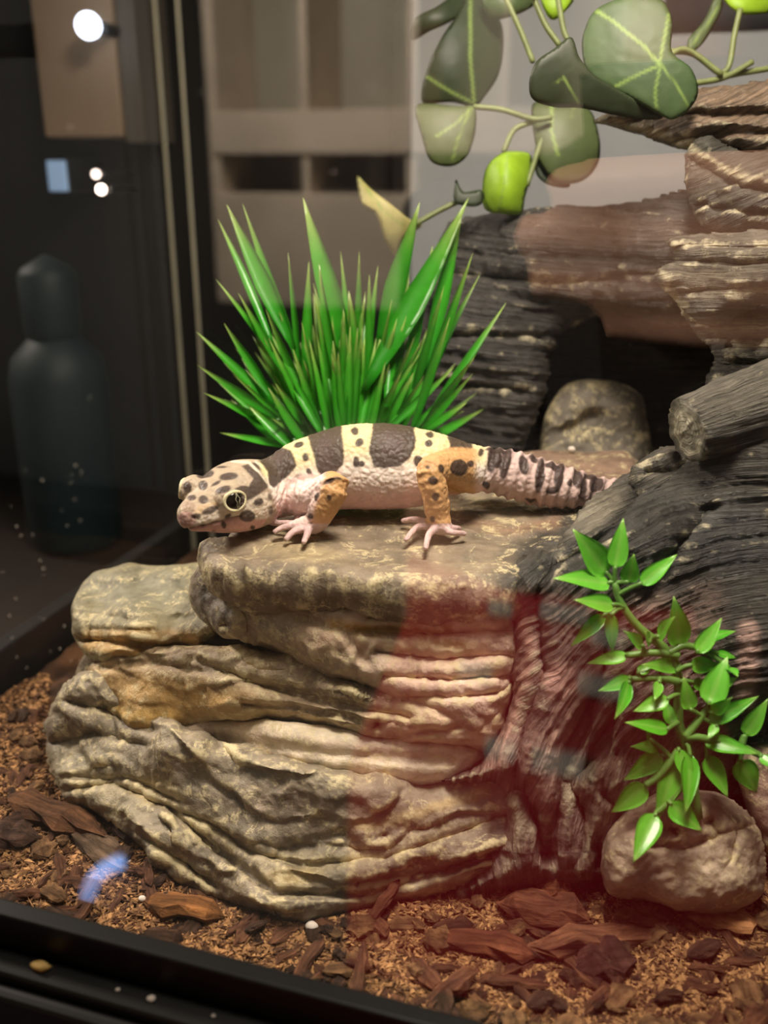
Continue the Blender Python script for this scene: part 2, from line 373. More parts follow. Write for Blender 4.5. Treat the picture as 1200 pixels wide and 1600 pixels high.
bevel_box('side_rim', (XL-0.012, XL-0.0041, -0.005, YB+0.01, -0.05, 0.012), M_black, tank, 0.001)
bevel_box('side_rim', (XR+0.0041, XR+0.012, -0.005, YB+0.01, -0.05, 0.012), M_black, tank, 0.001)
bevel_box('back_rim', (XL-0.01, XR+0.01, YB+0.0041, YB+0.012, -0.05, 0.012), M_black, tank, 0.001)
for b in ((XL-0.012, XR+0.012, -0.012, 0.004, ZT, ZT+0.02), (XL-0.012, XR+0.012, YB, YB+0.012, ZT, ZT+0.02), (XL-0.012, XL, 0.004, YB, ZT, ZT+0.02), (XR, XR+0.012, 0.004, YB, ZT, ZT+0.02)):
    bevel_box('top_rim', b, M_black, tank, 0.002)
M_seam = plain('silicone_seam', srgb(120, 116, 98), 0.35, 0.1, 50)
for dx, dy in ((0.0, 0.0), (0.012, 0.003)):
    mesh('corner_seam', *box(XL+dx, XL+dx+0.0022, YB-0.0025-dy*0, YB-0.0003, -0.03, ZT), M_seam, tank, smooth=False)

# ------------------------------------------------------------------ substrate
gx = np.arange(XL+0.002, XR-0.002, 0.0022); gy = np.arange(0.0055, YB-0.002, 0.0022)
GX, GY = np.meshgrid(gx, gy); pts = np.c_[GX.ravel(), GY.ravel(), np.zeros(GX.size)]
def ground(xy):
    q = np.c_[xy, np.zeros(len(xy))]
    return 0.0022*fbm(q*22, 3)+0.0012*fbm(q*140, 3)-0.003
pts[:, 2] = ground(pts[:, :2]); nx = len(gx)
fc = [(j*nx+i, j*nx+i+1, (j+1)*nx+i+1, (j+1)*nx+i) for j in range(len(gy)-1) for i in range(nx-1)]
nzc = fbm(pts*60, 4); t = smooth01(0.5+0.6*nzc)[:, None]
sc_ = lerp(np.array(srgb(50, 34, 24)), np.array(srgb(104, 72, 48)), t)
tag(mesh('substrate', pts, fc, M_chip, None, sc_), 'brown coconut fibre bedding covering the tank floor', 'bedding', kind='stuff')
# ------------------------------------------------------------------ layered rock hide
GREY = srgb(142, 130, 110); OCH = srgb(182, 146, 88); CREAM = srgb(222, 205, 180); PINK = srgb(222, 194, 172); DARK = srgb(70, 62, 56); TAN = srgb(160, 138, 108)
BROWNG = srgb(120, 104, 88)
rock = thing('rock_hide', 'layered grey and ochre resin rock under the leopard gecko', 'rock', loc=tuple(Pz(450, 1300, 0)))
blob('base_slab', [(74, 1170), (82, 1105), (112, 1060), (165, 1050), (230, 1095), (300, 1140), (420, 1172), (560, 1208), (690, 1218), (780, 1190), (815, 1240), (832, 1300), (795, 1352), (720, 1385), (640, 1405), (560, 1420), (480, 1438), (400, 1428), (300, 1388), (240, 1345), (205, 1308), (160, 1272), (98, 1240)],
     [(80, 1160, .345), (100, 1240, .330), (235, 1340, .304), (450, 1430, .286), (750, 1380, .294), (830, 1280, .298), (500, 1205, .288), (180, 1090, .335), (300, 1150, .305)],
     0.012, 0.06, 34, M_rock, rock, 3.2, GREY,
     [('ell', (150, 1230, 90, 60, 20), srgb(158, 148, 122), 25, .8), ('ell', (560, 1270, 220, 35, 5), srgb(138, 122, 104), 20, .8), ('line', ([(110, 1215), (230, 1240), (330, 1290), (420, 1345), (560, 1350), (700, 1290)], 14), srgb(168, 154, 124), 10, .7),
      ('line', ([(560, 1290), (650, 1275), (760, 1235)], 8), srgb(186, 164, 118), 7, .8), ('ell', (460, 1370, 40, 14, 0), srgb(200, 176, 120), 8, .8), ('ell', (790, 1330, 40, 60, 20), srgb(112, 98, 88), 15, .8),
      ('ell', (240, 1232, 42, 22, 10), srgb(182, 162, 118), 8, .7), ('ell', (690, 1345, 120, 25, -15), BROWNG, 15, .6), ('line', ([(500, 1425), (620, 1400), (720, 1372)], 12), srgb(190, 178, 156), 8, .7)],
     [([(100, 1235), (180, 1225), (260, 1262), (330, 1320), (430, 1395), (560, 1400), (700, 1360), (800, 1330)], 6, .004), ([(230, 1250), (330, 1285), (390, 1330), (470, 1352)], 5, .003), ([(480, 1352), (600, 1340), (720, 1300), (790, 1270)], 5, .003),
      ([(170, 1280), (260, 1330), (340, 1385)], 6, .005), ([(560, 1378), (680, 1360), (770, 1330)], 5, .004), ([(85, 1160), (150, 1145), (230, 1165)], 8, .004), ([(600, 1305)], 5, .004), ([(240, 1230)], 22, .004), ([(440, 1325), (540, 1305), (560, 1330)], 12, .003), ([(110, 1095), (170, 1110), (240, 1140)], 9, .005), ([(90, 1215), (200, 1215), (280, 1250)], 6, .003)],
     rough=0.0011, strata=0.0003, lumps=0.0022, wob=7, chisel=.0003, terr=([(60, 1150), (98, 1240), (160, 1272), (240, 1345), (300, 1388), (400, 1428), (480, 1438), (560, 1420), (720, 1385), (840, 1340)], 52, .0042))
blob('cream_band', [(285, 1140), (340, 1124), (460, 1128), (600, 1145), (740, 1160), (745, 1195), (690, 1228), (560, 1222), (430, 1192), (330, 1168)],
     [(300, 1140, .312), (500, 1170, .293), (720, 1200, .291)], 0.008, 0.03, 45, M_rock, rock, 4, CREAM,
     [('ell', (330, 1150, 60, 22, 10), srgb(168, 144, 118), 16, .8), ('line', ([(400, 1150), (560, 1168), (720, 1185)], 8), srgb(196, 172, 148), 8, .7)], [([(330, 1150), (520, 1178), (700, 1190)], 10, .002)], rough=.0006)
blob('ochre_slab', [(138, 1060), (150, 1030), (200, 1012), (300, 1008), (440, 1020), (560, 1060), (700, 1085), (800, 1060), (800, 1110), (770, 1175), (720, 1172), (610, 1160), (480, 1130), (380, 1122), (300, 1138), (240, 1152), (165, 1112)],
     [(140, 1060, .338), (250, 1140, .322), (400, 1080, .306), (560, 1120, .296), (700, 1130, .292), (790, 1110, .292)], 0.012, 0.05, 30, M_rock, rock, 3.4, TAN,
     [('ell', (250, 1090, 130, 38, 5), OCH, 25, .9), ('ell', (230, 1125, 70, 18, 5), srgb(196, 158, 84), 10, .8), ('ell', (560, 1090, 130, 30, 12), BROWNG, 25, .7), ('ell', (700, 1130, 110, 46, 5), srgb(214, 188, 160), 25, .9), ('ell', (360, 1050, 90, 22, 10), srgb(176, 158, 130), 15, .7), ('line', ([(300, 1130), (420, 1112), (520, 1128)], 5), srgb(200, 180, 130), 5, .6)],
     [([(300, 1030), (400, 1065), (520, 1100), (640, 1120)], 8, .004), ([(590, 1131)], 8, .009), ([(160, 1040), (230, 1035), (330, 1050)], 7, .003), ([(380, 1100), (480, 1108), (560, 1125)], 6, .003), ([(620, 1150), (700, 1140), (770, 1110)], 7, .003), ([(165, 1090), (200, 1110)], 9, .003)], rough=.0010, strata=.0002, lumps=.0015, chisel=.0003, wob=5, terr=([(120, 1120), (300, 1150), (480, 1145), (620, 1175), (800, 1190)], 40, .0026))
blob('side_boulder', [(112, 962), (124, 918), (158, 890), (208, 878), (262, 884), (305, 880), (350, 900), (345, 985), (318, 1005), (270, 1032), (205, 1030), (150, 1035), (122, 1005)],
     [(115, 985, .345), (330, 985, .318), (200, 1030, .328), (140, 900, .375), (220, 880, .375), (320, 885, .365), (220, 990, .326)], 0.009, 0.03, 24, M_rock, rock, 3.6, srgb(140, 132, 104),
     [('line', ([(140, 1000), (210, 996), (300, 1002)], 14), OCH, 10, .9), ('ell', (220, 1022, 70, 8, 5), srgb(206, 160, 88), 6, .8), ('ell', (230, 920, 100, 28, 0), srgb(132, 130, 110), 14, .8)],
     [([(120, 1000), (200, 1004), (250, 1018), (320, 1002)], 7, .006), ([(120, 960), (200, 968), (320, 965)], 6, .0025), ([(140, 985), (240, 985)], 5, .002)], rough=.0010, strata=.0002, lumps=.001, wob=6, chisel=.0003, terr=([(110, 1030), (330, 1030)], 30, .0018))
blob('wedge_stone', [(262, 1030), (310, 1015), (370, 1008), (430, 1022), (500, 1050), (560, 1078), (600, 1100), (520, 1082), (420, 1062), (340, 1056)],
     [(280, 1035, .318), (430, 1040, .303), (590, 1095, .290)], 0.010, 0.03, 22, M_rock, rock, 3.6, srgb(168, 142, 100), [('ell', (340, 1038, 60, 14, 10), OCH, 8, .8), ('ell', (480, 1058, 70, 16, 20), BROWNG, 10, .8)], [], rough=.0012, strata=.0005)
FOLD = [([(580, 962), (700, 950), (800, 948)], 6, .0035), ([(560, 985), (680, 990), (790, 985)], 7, .004), ([(590, 1018), (690, 1030), (790, 1022)], 7, .0045), ([(600, 1055), (700, 1062), (790, 1055)], 6, .0035), ([(470, 965), (540, 985), (570, 1030)], 9, .003), ([(680, 1000), (720, 1010)], 6, .002),
        ([(380, 905), (375, 950), (395, 995)], 9, .004), ([(430, 940), (520, 945), (640, 938)], 7, .003), ([(355, 975)], 7, .004), ([(640, 1085), (720, 1090), (780, 1080)], 6, .003)]
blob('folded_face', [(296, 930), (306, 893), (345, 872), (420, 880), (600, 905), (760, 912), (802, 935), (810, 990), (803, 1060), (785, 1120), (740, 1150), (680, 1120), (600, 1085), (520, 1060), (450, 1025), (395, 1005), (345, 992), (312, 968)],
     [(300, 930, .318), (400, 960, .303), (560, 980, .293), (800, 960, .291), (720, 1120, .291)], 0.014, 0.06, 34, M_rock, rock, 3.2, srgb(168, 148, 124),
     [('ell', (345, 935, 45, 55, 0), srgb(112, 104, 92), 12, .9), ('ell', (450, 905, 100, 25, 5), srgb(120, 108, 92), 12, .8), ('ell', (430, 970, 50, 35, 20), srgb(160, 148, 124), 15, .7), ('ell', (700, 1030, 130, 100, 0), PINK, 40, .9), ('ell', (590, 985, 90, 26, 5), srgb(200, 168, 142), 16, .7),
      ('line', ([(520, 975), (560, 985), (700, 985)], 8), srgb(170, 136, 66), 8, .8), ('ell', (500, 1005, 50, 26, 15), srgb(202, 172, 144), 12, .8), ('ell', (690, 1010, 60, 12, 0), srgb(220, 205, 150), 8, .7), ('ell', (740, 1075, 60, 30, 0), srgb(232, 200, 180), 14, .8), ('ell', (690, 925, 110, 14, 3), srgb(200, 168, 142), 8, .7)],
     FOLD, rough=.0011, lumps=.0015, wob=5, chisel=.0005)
blob('rock_core', [(135, 1010), (200, 960), (300, 930), (420, 905), (720, 918), (735, 1180), (720, 1340), (600, 1390), (420, 1400), (280, 1350), (150, 1240), (100, 1160)], [(120, 1100, .372), (300, 960, .352), (300, 1300, .325), (600, 1380, .312), (780, 1000, .312), (500, 1000, .325)], .008, .05, 40, M_rock, rock, 7, srgb(112, 100, 84), lumps=.002)
# top ledge: a flat slab outlined on its own level plane
ZL = 0.0955
def ledge():
    px = [(306, 848), (318, 866), (352, 882), (420, 888), (500, 893), (600, 902), (700, 906), (780, 905), (850, 885), (892, 858), (940, 805), (985, 758), (1005, 728), (990, 703), (900, 700), (760, 706), (655, 704), (630, 696), (520, 694), (455, 722), (412, 778), (362, 824), (322, 838)]
    XY = np.array([Pz(u, v, ZL)[:2] for u, v in px])*1000
    Q, T, B = fill(XY, 0.8, 2.2); n = len(Q); d = seg_dist(Q, B, True); d[d < 1e-3] = 0; edge = d <= 0
    pr = lambda rr: np.sqrt(np.clip(1-(1-np.clip(d/rr, 0, 1))**2, 0, 1))
    zt = ZL-0.006+0.006*pr(5); zb = ZL-0.006-0.014*pr(16)
    keep = ~edge; bi = np.full(n, -1); bi[keep] = n+np.arange(keep.sum()); bi[edge] = np.where(edge)[0]
    Vt = np.c_[Q/1000, zt]; Vb = np.c_[Q/1000, zb][keep]; V = np.vstack([Vt, Vb]); Fc = [tuple(t) for t in T]+[tuple(bi[list(t)][::-1]) for t in T]
    N = vnormals(V, Fc)
    if N[:n, 2].mean() < 0: Fc = [f[::-1] for f in Fc]; N = -N
    a = (V[:, 0]*RV[0]+V[:, 1]*RV[1]); c = (-V[:, 0]*RV[1]+V[:, 1]*RV[0])
    dsp = 0.0008*fbm(V*70, 4)+0.0012*(ridged(V*60+fbm(V*30, 2)[:, None], 2)-.5)*(N[:, 2] < .8)+0.0007*ridged(np.c_[a*14, c*110+V[:, 2]*90+1.2*fbm(V*25, 2), V[:, 2]*0], 3)
    V = V+N*(dsp-0.0009)[:, None]
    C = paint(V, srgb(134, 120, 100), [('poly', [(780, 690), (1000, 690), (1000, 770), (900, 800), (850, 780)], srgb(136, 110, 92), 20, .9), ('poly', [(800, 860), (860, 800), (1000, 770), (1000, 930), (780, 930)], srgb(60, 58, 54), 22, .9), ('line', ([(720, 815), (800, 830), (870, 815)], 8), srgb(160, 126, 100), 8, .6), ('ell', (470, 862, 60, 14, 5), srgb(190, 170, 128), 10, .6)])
    G = np.c_[a*5000, c*5000, V[:, 2]*5000]*0.01
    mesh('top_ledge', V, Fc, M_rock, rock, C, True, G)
ledge()

# ------------------------------------------------------------------ tree stump with hollow log
BK = srgb(70, 66, 59); BKD = srgb(50, 48, 44); BKL = srgb(140, 132, 114); RED = srgb(122, 86, 78)
stump = thing('tree_stump', 'dark grey resin tree stump with hollow log and cut branch stub', 'stump', loc=tuple(Pz(900, 1370, 0)))
stump_ref = stump
arc = lambda Q: (np.arctan2(Q[:, 1]-1330, Q[:, 0]-1230)*450, np.hypot(Q[:, 0]-1230, Q[:, 1]-1330))
hor = lambda Q: (Q[:, 0], Q[:, 1]+0.0006*(Q[:, 0]-1100)**2*0.3)
dia = lambda Q: (Q[:, 0]*0.93-Q[:, 1]*0.36, Q[:, 0]*0.36+Q[:, 1]*0.93)
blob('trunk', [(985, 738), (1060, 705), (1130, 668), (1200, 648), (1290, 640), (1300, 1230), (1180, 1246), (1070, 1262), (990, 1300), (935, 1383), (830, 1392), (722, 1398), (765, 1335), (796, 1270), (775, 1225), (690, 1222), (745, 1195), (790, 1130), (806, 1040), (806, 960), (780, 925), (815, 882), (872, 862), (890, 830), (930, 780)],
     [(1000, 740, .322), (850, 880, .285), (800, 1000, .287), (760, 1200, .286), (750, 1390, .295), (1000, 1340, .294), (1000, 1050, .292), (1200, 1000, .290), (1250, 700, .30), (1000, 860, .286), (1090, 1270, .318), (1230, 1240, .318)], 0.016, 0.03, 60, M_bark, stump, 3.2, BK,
     [('poly', [(790, 925), (1120, 920), (1150, 1300), (900, 1400), (700, 1400), (720, 1200)], srgb(128, 104, 92), 30, .8), ('line', ([(800, 940), (830, 1010), (810, 1120), (770, 1200)], 10), srgb(176, 138, 122), 9, .8), ('line', ([(905, 1060), (870, 1150), (845, 1240)], 18), srgb(190, 156, 140), 12, .7), ('ell', (880, 1065, 30, 28, 0), srgb(216, 170, 156), 10, .8),  # brown base and pale bark streaks; their pink partly paints in the mirrored red
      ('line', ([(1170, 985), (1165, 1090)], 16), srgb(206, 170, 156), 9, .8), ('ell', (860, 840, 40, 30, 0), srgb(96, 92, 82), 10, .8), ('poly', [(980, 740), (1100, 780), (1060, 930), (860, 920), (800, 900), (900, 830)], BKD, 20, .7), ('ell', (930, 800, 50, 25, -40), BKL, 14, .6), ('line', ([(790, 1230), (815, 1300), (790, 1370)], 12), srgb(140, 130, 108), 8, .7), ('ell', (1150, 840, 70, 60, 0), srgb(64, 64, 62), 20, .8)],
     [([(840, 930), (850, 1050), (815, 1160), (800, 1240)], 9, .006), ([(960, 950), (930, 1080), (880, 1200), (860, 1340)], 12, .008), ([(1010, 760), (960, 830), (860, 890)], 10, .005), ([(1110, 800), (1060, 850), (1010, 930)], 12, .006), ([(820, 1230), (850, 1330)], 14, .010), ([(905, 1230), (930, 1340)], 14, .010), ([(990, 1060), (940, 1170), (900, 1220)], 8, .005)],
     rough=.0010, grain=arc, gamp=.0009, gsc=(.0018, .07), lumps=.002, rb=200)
blob('root', [(895, 1230), (930, 1185), (975, 1183), (990, 1220), (958, 1272), (938, 1320), (926, 1372), (892, 1362), (908, 1310), (912, 1260)],
     [(900, 1230, .285), (1000, 1220, .284), (1000, 1360, .287)], .009, .012, 30, M_bark, stump, 3.4, srgb(122, 104, 86), [('ell', (1000, 1300, 60, 50, 0), srgb(166, 138, 118), 18, .8)], [([(945, 1240), (985, 1300)], 9, .004)], grain=arc, gamp=.0008, gsc=(.006, .05))
# upper hollow log
blob('log_shell', [(1048, 376), (1110, 366), (1200, 362), (1300, 360), (1300, 470), (1190, 475), (1140, 500), (1100, 505), (1065, 480), (1034, 446), (1030, 425), (1056, 405)], [(1040, 430, .318), (1200, 420, .300)], .012, .03, 40, M_bark, stump, 3.2, srgb(82, 78, 68),
     [('ell', (1110, 440, 70, 26, 0), srgb(98, 92, 78), 14, .7), ('line', ([(1036, 425), (1040, 450), (1070, 480)], 5), srgb(196, 186, 156), 4, .8)], [([(1055, 405), (1150, 412), (1300, 405)], 6, .004), ([(1080, 455), (1200, 450), (1300, 455)], 5, .003), ([(1060, 385), (1180, 388), (1300, 384)], 4, .0025)], grain=hor, gamp=.0008, gsc=(.004, .06), rough=.0008)
blob('log_shell', [(1072, 250), (1082, 224), (1112, 214), (1160, 238), (1300, 252), (1300, 372), (1180, 368), (1100, 352), (1076, 310)], [(1080, 270, .325), (1200, 300, .306)], .012, .03, 40, M_bark, stump, 3.4, srgb(66, 63, 56), [('line', ([(1078, 232), (1140, 270), (1200, 285)], 6), srgb(200, 188, 156), 5, .7)],
     [([(1085, 250), (1150, 290), (1300, 310)], 7, .004), ([(1090, 320), (1200, 335), (1300, 338)], 5, .003)], grain=dia, gamp=.0008, gsc=(.004, .06), rough=.0008)
blob('log_top', [(930, 190), (960, 172), (1010, 158), (1090, 140), (1180, 132), (1300, 128), (1300, 272), (1180, 250), (1110, 222), (1060, 232), (1000, 210)], [(940, 190, .352), (1200, 180, .332)], .014, .04, 45, M_bark, stump, 3.6, srgb(112, 94, 76), [('line', ([(940, 186), (1000, 200), (1060, 222)], 6), srgb(206, 190, 160), 5, .7)],
     [([(960, 190), (1060, 180), (1300, 172)], 7, .004), ([(1060, 215), (1150, 205), (1300, 215)], 6, .003)], grain=dia, gamp=.0006, gsc=(.003, .08))
blob('log_rim', [(1055, 470), (1100, 490), (1180, 480), (1300, 470), (1300, 660), (1180, 640), (1130, 622), (1104, 598), (1118, 560), (1090, 520)], [(1090, 520, .330), (1120, 610, .322), (1250, 560, .304)], .012, .03, 36, M_bark, stump, 3.2, srgb(72, 68, 60),
     [('line', ([(1100, 505), (1180, 508), (1300, 500)], 7), srgb(176, 168, 136), 6, .7), ('ell', (1150, 600, 50, 24, 0), BKD, 12, .7), ('line', ([(1140, 540), (1200, 535)], 5), srgb(186, 176, 146), 4, .7)],
     [([(1100, 528), (1180, 530), (1300, 520)], 6, .004), ([(1120, 570), (1200, 565), (1300, 575)], 7, .005), ([(1143, 541)], 8, .005), ([(1140, 600), (1300, 605)], 6, .003)], grain=hor, gamp=.0009, gsc=(.005, .06))
blob('log_wall', [(690, 380), (740, 338), (860, 326), (1000, 318), (1120, 300), (1150, 400), (1080, 500), (960, 490), (880, 520), (850, 600), (825, 680), (812, 740), (800, 1000), (670, 1000), (662, 740), (670, 560)], [(700, 400, .412), (880, 400, .384), (1100, 400, .345), (700, 700, .415), (700, 1000, .415), (850, 520, .398)], .014, .012, 50, M_bark, stump, 4.0, srgb(66, 62, 58),
     [], [([(690, 430), (900, 440), (1080, 420)], 7, .004), ([(690, 520), (840, 530)], 7, .004), ([(680, 600), (820, 610)], 7, .004)], grain=hor, gamp=.0014, gsc=(.003, .05), rough=.0014)
blob('log_wall', [(640, 470), (760, 430), (1000, 440), (1180, 430), (1230, 600), (1180, 760), (1150, 1000), (660, 1000), (640, 770)], [(900, 430, .418), (900, 600, .434), (900, 750, .440), (900, 1000, .440)], .004, .003, 50, M_bark, stump, 6, srgb(66, 62, 58), grain=hor, gamp=.001, gsc=(.003, .05))
# branch stub with a cut end
def stub():
    a = P(1075, 672, .288); b = P(1330, 590, .300); n = 40
    pts = np.array([lerp(a, b, t) for t in np.linspace(0, 1, n)]); T = (b-a)/np.linalg.norm(b-a)
    s = np.cross(T, [0, 0, 1]); s /= np.linalg.norm(s); q = np.cross(s, T); V = []; m = 64; G = []
    for i in range(n):
        t = i/(n-1)
        for k in range(m):
            ang = 2*math.pi*k/m; r = 0.0092+0.007*t; V.append(pts[i]+r*(math.cos(ang)*s+math.sin(ang)*q)); G.append((t*50*5, ang*45, 0))
    rings = 6
    for j in range(1, rings+1):
        for k in range(m):
            ang = 2*math.pi*k/m; r = 0.0092*(1-j/rings)+1e-5; V.append(pts[0]-T*0.0012*math.sin(j/rings*1.5)+r*(math.cos(ang)*s+math.sin(ang)*q)); G.append((ang*20, j*9, 40))
    Fc = [(i*m+k, i*m+(k+1) % m, (i+1)*m+(k+1) % m, (i+1)*m+k) for i in range(n-1) for k in range(m)]
    base = n*m
    for j in range(rings):
        for k in range(m):
            A = k if j == 0 else base+(j-1)*m+k; Bq = (k+1) % m if j == 0 else base+(j-1)*m+(k+1) % m
            Fc.append((A, base+j*m+k, base+j*m+(k+1) % m, Bq))
    V = np.array(V); G = np.array(G, float); N = vnormals(V, Fc)
    if (N[:m*3]@np.cross(s, q)).mean() == 99: pass
    ctr = pts[n//2]; 
    if ((N[:n*m])*(V[:n*m]-np.repeat(pts, m, 0))).sum() < 0: Fc = [f[::-1] for f in Fc]; N = -N
    body = np.arange(len(V)) < base
    V = V+N*(np.where(body, .0007*ridged(np.c_[G[:, 0]*.006, G[:, 1]*.05, G[:, 2]], 3)+.0006*fbm(V*90, 3), .0010*fbm(V*350, 3)))[:, None]
    C = np.where(body[:, None], np.array(srgb(96, 91, 80)), np.array(srgb(170, 164, 142)))
    C = C*np.where(body, 1, 0.6+0.7*np.clip(0.5+fbm(V*300, 2), 0, 1))[:, None]
    o = mesh('branch_stub', V, Fc, M_bark, stump, C, True, G*0.01); tag(o, 'branch stub with pale cut end')
stub()
blob('burl', [(985, 742), (1020, 706), (1075, 695), (1130, 690), (1200, 700), (1300, 700), (1300, 800), (1100, 800), (1010, 790)], [(1000, 740, .312), (1250, 740, .30)], .010, .010, 30, M_bark, stump, 3.6, srgb(74, 70, 62), [('ell', (1080, 715, 40, 20, 0), srgb(86, 74, 62), 12, .7)], [([(1010, 740), (1080, 730), (1300, 735)], 8, .004)], grain=dia, gamp=.0012, gsc=(.004, .05))

# pale stone inside the hollow, pale pitted stone by the stump
o = blob('cave_stone', [(836, 735), (842, 690), (852, 650), (876, 608), (920, 592), (985, 605), (1010, 650), (1020, 760), (1012, 1030), (850, 1030), (832, 760)], [(900, 700, .416)], .010, .006, 40, M_rock, None, 4.5, srgb(120, 112, 98), [], [([(830, 690), (900, 670), (930, 650)], 8, .004)], lumps=.002)
tag(o, 'smooth grey stone inside the dark hollow log', 'stone')
o = blob('pitted_stone', [(938, 1345), (962, 1285), (1035, 1238), (1125, 1240), (1172, 1280), (1193, 1335), (1190, 1395), (1145, 1428), (1080, 1430), (1010, 1414), (950, 1395)], [(950, 1350, .280), (1100, 1400, .282), (1150, 1280, .284)], .016, .010, 50, M_rock, None, 3.0, srgb(168, 148, 126),
     [('poly', [(950, 1280), (1100, 1230), (1180, 1290), (1110, 1320), (1000, 1320)], srgb(158, 132, 112), 14, .8), ('ell', (1110, 1365, 70, 35, 0), srgb(190, 172, 146), 16, .8), ('line', ([(1000, 1315), (1070, 1322), (1130, 1300), (1170, 1290)], 4), srgb(126, 106, 90), 4, .7)],
     [([(1052, 1297)], 9, .008), ([(1108, 1284)], 10, .008), ([(1090, 1265)], 5, .004), ([(1000, 1318), (1070, 1326), (1130, 1302), (1175, 1290)], 6, .003), ([(1150, 1300), (1140, 1345)], 5, .002)], lumps=.0015)
tag(o, 'pale pitted stone at the foot of the tree stump', 'stone')
o = blob('rear_stone', [(1150, 1190), (1200, 1160), (1300, 1150), (1300, 1330), (1300, 1345), (1205, 1345), (1180, 1300)], [(1200, 1250, .294)], .010, .006, 30, M_rock, None, 4.5, srgb(150, 122, 108)); tag(o, 'pinkish brown stone half hidden behind the leafy plant', 'stone')

# ------------------------------------------------------------------ leopard gecko
GD = 0.313                                                     # distance of the body's middle plane
def g3(u, v, d=GD): return P(u, v, d)
def lathe_body():
    # (u, v_top, v_bottom, half width in metres, distance)
    st_ = [(395, 722, 812, .0085, .303), (420, 714, 814, .0095, .307), (450, 694, 806, .0105, .310), (483, 681, 804, .0125, .312), (533, 666, 796, .0142, .313), (583, 662, 796, .0150, .313), (625, 664, 795, .0148, .313), (660, 671, 790, .0135, .313), (695, 680, 778, .0118, .313), (730, 692, 769, .0090, .314), (760, 699, 769, .0082, .316), (800, 704, 781, .0088, .318), (835, 713, 789, .0088, .319), (867, 723, 793, .0080, .320), (900, 734, 793, .0066, .322), (930, 744, 787, .0046, .327), (955, 748, 777, .0030, .332), (985, 748, 764, .0016, .339), (1000, 750, 760, .0008, .342)]
    A = catmull(np.array(st_), 90); n = 36; V = []; 
    for u, vt, vb, hw, d in A:
        c = P(u, (vt+vb)/2, d); hh = (vb-vt)/2*d/FPX
        for k in range(n):
            a = 2*math.pi*k/n; sx = math.copysign(abs(math.cos(a))**0.9, math.cos(a)); sy = math.copysign(abs(math.sin(a))**0.95, math.sin(a))
            V.append(c+UV*hh*sy-FV*hw*sx)
    m = len(A); Fc = [(i*n+k, (i+1)*n+k, (i+1)*n+(k+1) % n, i*n+(k+1) % n) for i in range(m-1) for k in range(n)]
    Fc += [tuple(range(n)), tuple(range((m-1)*n, m*n))[::-1]]
    return np.array(V), Fc
H0 = P(408, 768, .306); H1 = P(291, 808, .280)
HA = H1-H0; HL = np.linalg.norm(HA); HA = HA/HL
HS = np.cross(HA, [0, 0, 1]); HS /= np.linalg.norm(HS); HU = np.cross(HS, HA)     # side (toward the far cheek or near) and up of the head
if HS@FV > 0: HS = -HS                                                           # HS points to the camera's side of the head
def head():
    T = [(-.12, 8.8, 9.4, 8.6), (0, 9.9, 10.4, 9.4), (.15, 11.2, 11.4, 9.9), (.3, 11.6, 11.8, 9.8), (.45, 11.0, 11.2, 9.2), (.58, 9.9, 9.8, 8.3), (.70, 8.6, 8.2, 7.2), (.82, 6.7, 5.6, 5.8), (.92, 5.4, 4.3, 5.0), (1.0, 3.9, 3.0, 3.8), (1.045, 1.8, 1.3, 1.8)]
    A = catmull(np.array(T), 46); n = 44; V = []
    for t, hw, up, dn in A:
        c = H0+HA*HL*t
        for k in range(n):
            a = 2*math.pi*k/n; x = math.cos(a); y = math.sin(a)
            ex = 0.85; X = math.copysign(abs(x)**ex, x)*hw/1000; Y = math.copysign(abs(y)**ex, y)*(up if y > 0 else dn)/1000
            V.append(c+HS*X+HU*Y)
    m = len(A); Fc = [(i*n+k, (i+1)*n+k, (i+1)*n+(k+1) % n, i*n+(k+1) % n) for i in range(m-1) for k in range(n)]
    Fc += [tuple(range(n))[::-1], tuple(range((m-1)*n, m*n))]
    return np.array(V), Fc
def ball(c, r, n=16, sq=(1, 1, 1)):
    V = []; 
    for i in range(n+1):
        th = math.pi*i/n
        for k in range(n*2):
            ph = math.pi*k/n; V.append(c+r*np.array([sq[0]*math.sin(th)*math.cos(ph), sq[1]*math.sin(th)*math.sin(ph), sq[2]*math.cos(th)]))
    m = n*2; return np.array(V), [(i*m+k, (i+1)*m+k, (i+1)*m+(k+1) % m, i*m+(k+1) % m) for i in range(n) for k in range(m)]
def limb(p, r, n=14, k=30):
    c = catmull(np.array([list(q)+[x/1000] for q, x in zip(p, r)]), k); return tube(c[:, :3], c[:, 3], n)
zf = 0.0975
def foot(u, v, lift=.0012): q = Pz(u, v, zf); q = q.copy(); q[2] = zf+lift; return q
parts_g = [lathe_body(), head()]
legs = []
def leg(pts, r): legs.append((np.array(pts), np.array(r)/1000.)); parts_g.append(limb(pts, r))
# near foreleg
wr = foot(481, 833, .0030); el = P(523, 758, .2905)
leg([P(462, 778, .305), P(492, 776, .297), el, P(508, 788, .2925), P(493, 815, .2955), wr, foot(462, 833, .002)], [5.5, 5.2, 4.6, 4.5, 3.7, 2.9, 2.3])
toes = [[(470, 832), (448, 828), (424, 822)], [(468, 834), (445, 834), (428, 836)], [(474, 836), (458, 842), (446, 848)], [(482, 838), (480, 846), (474, 853)], [(474, 828), (466, 822), (464, 815)]]
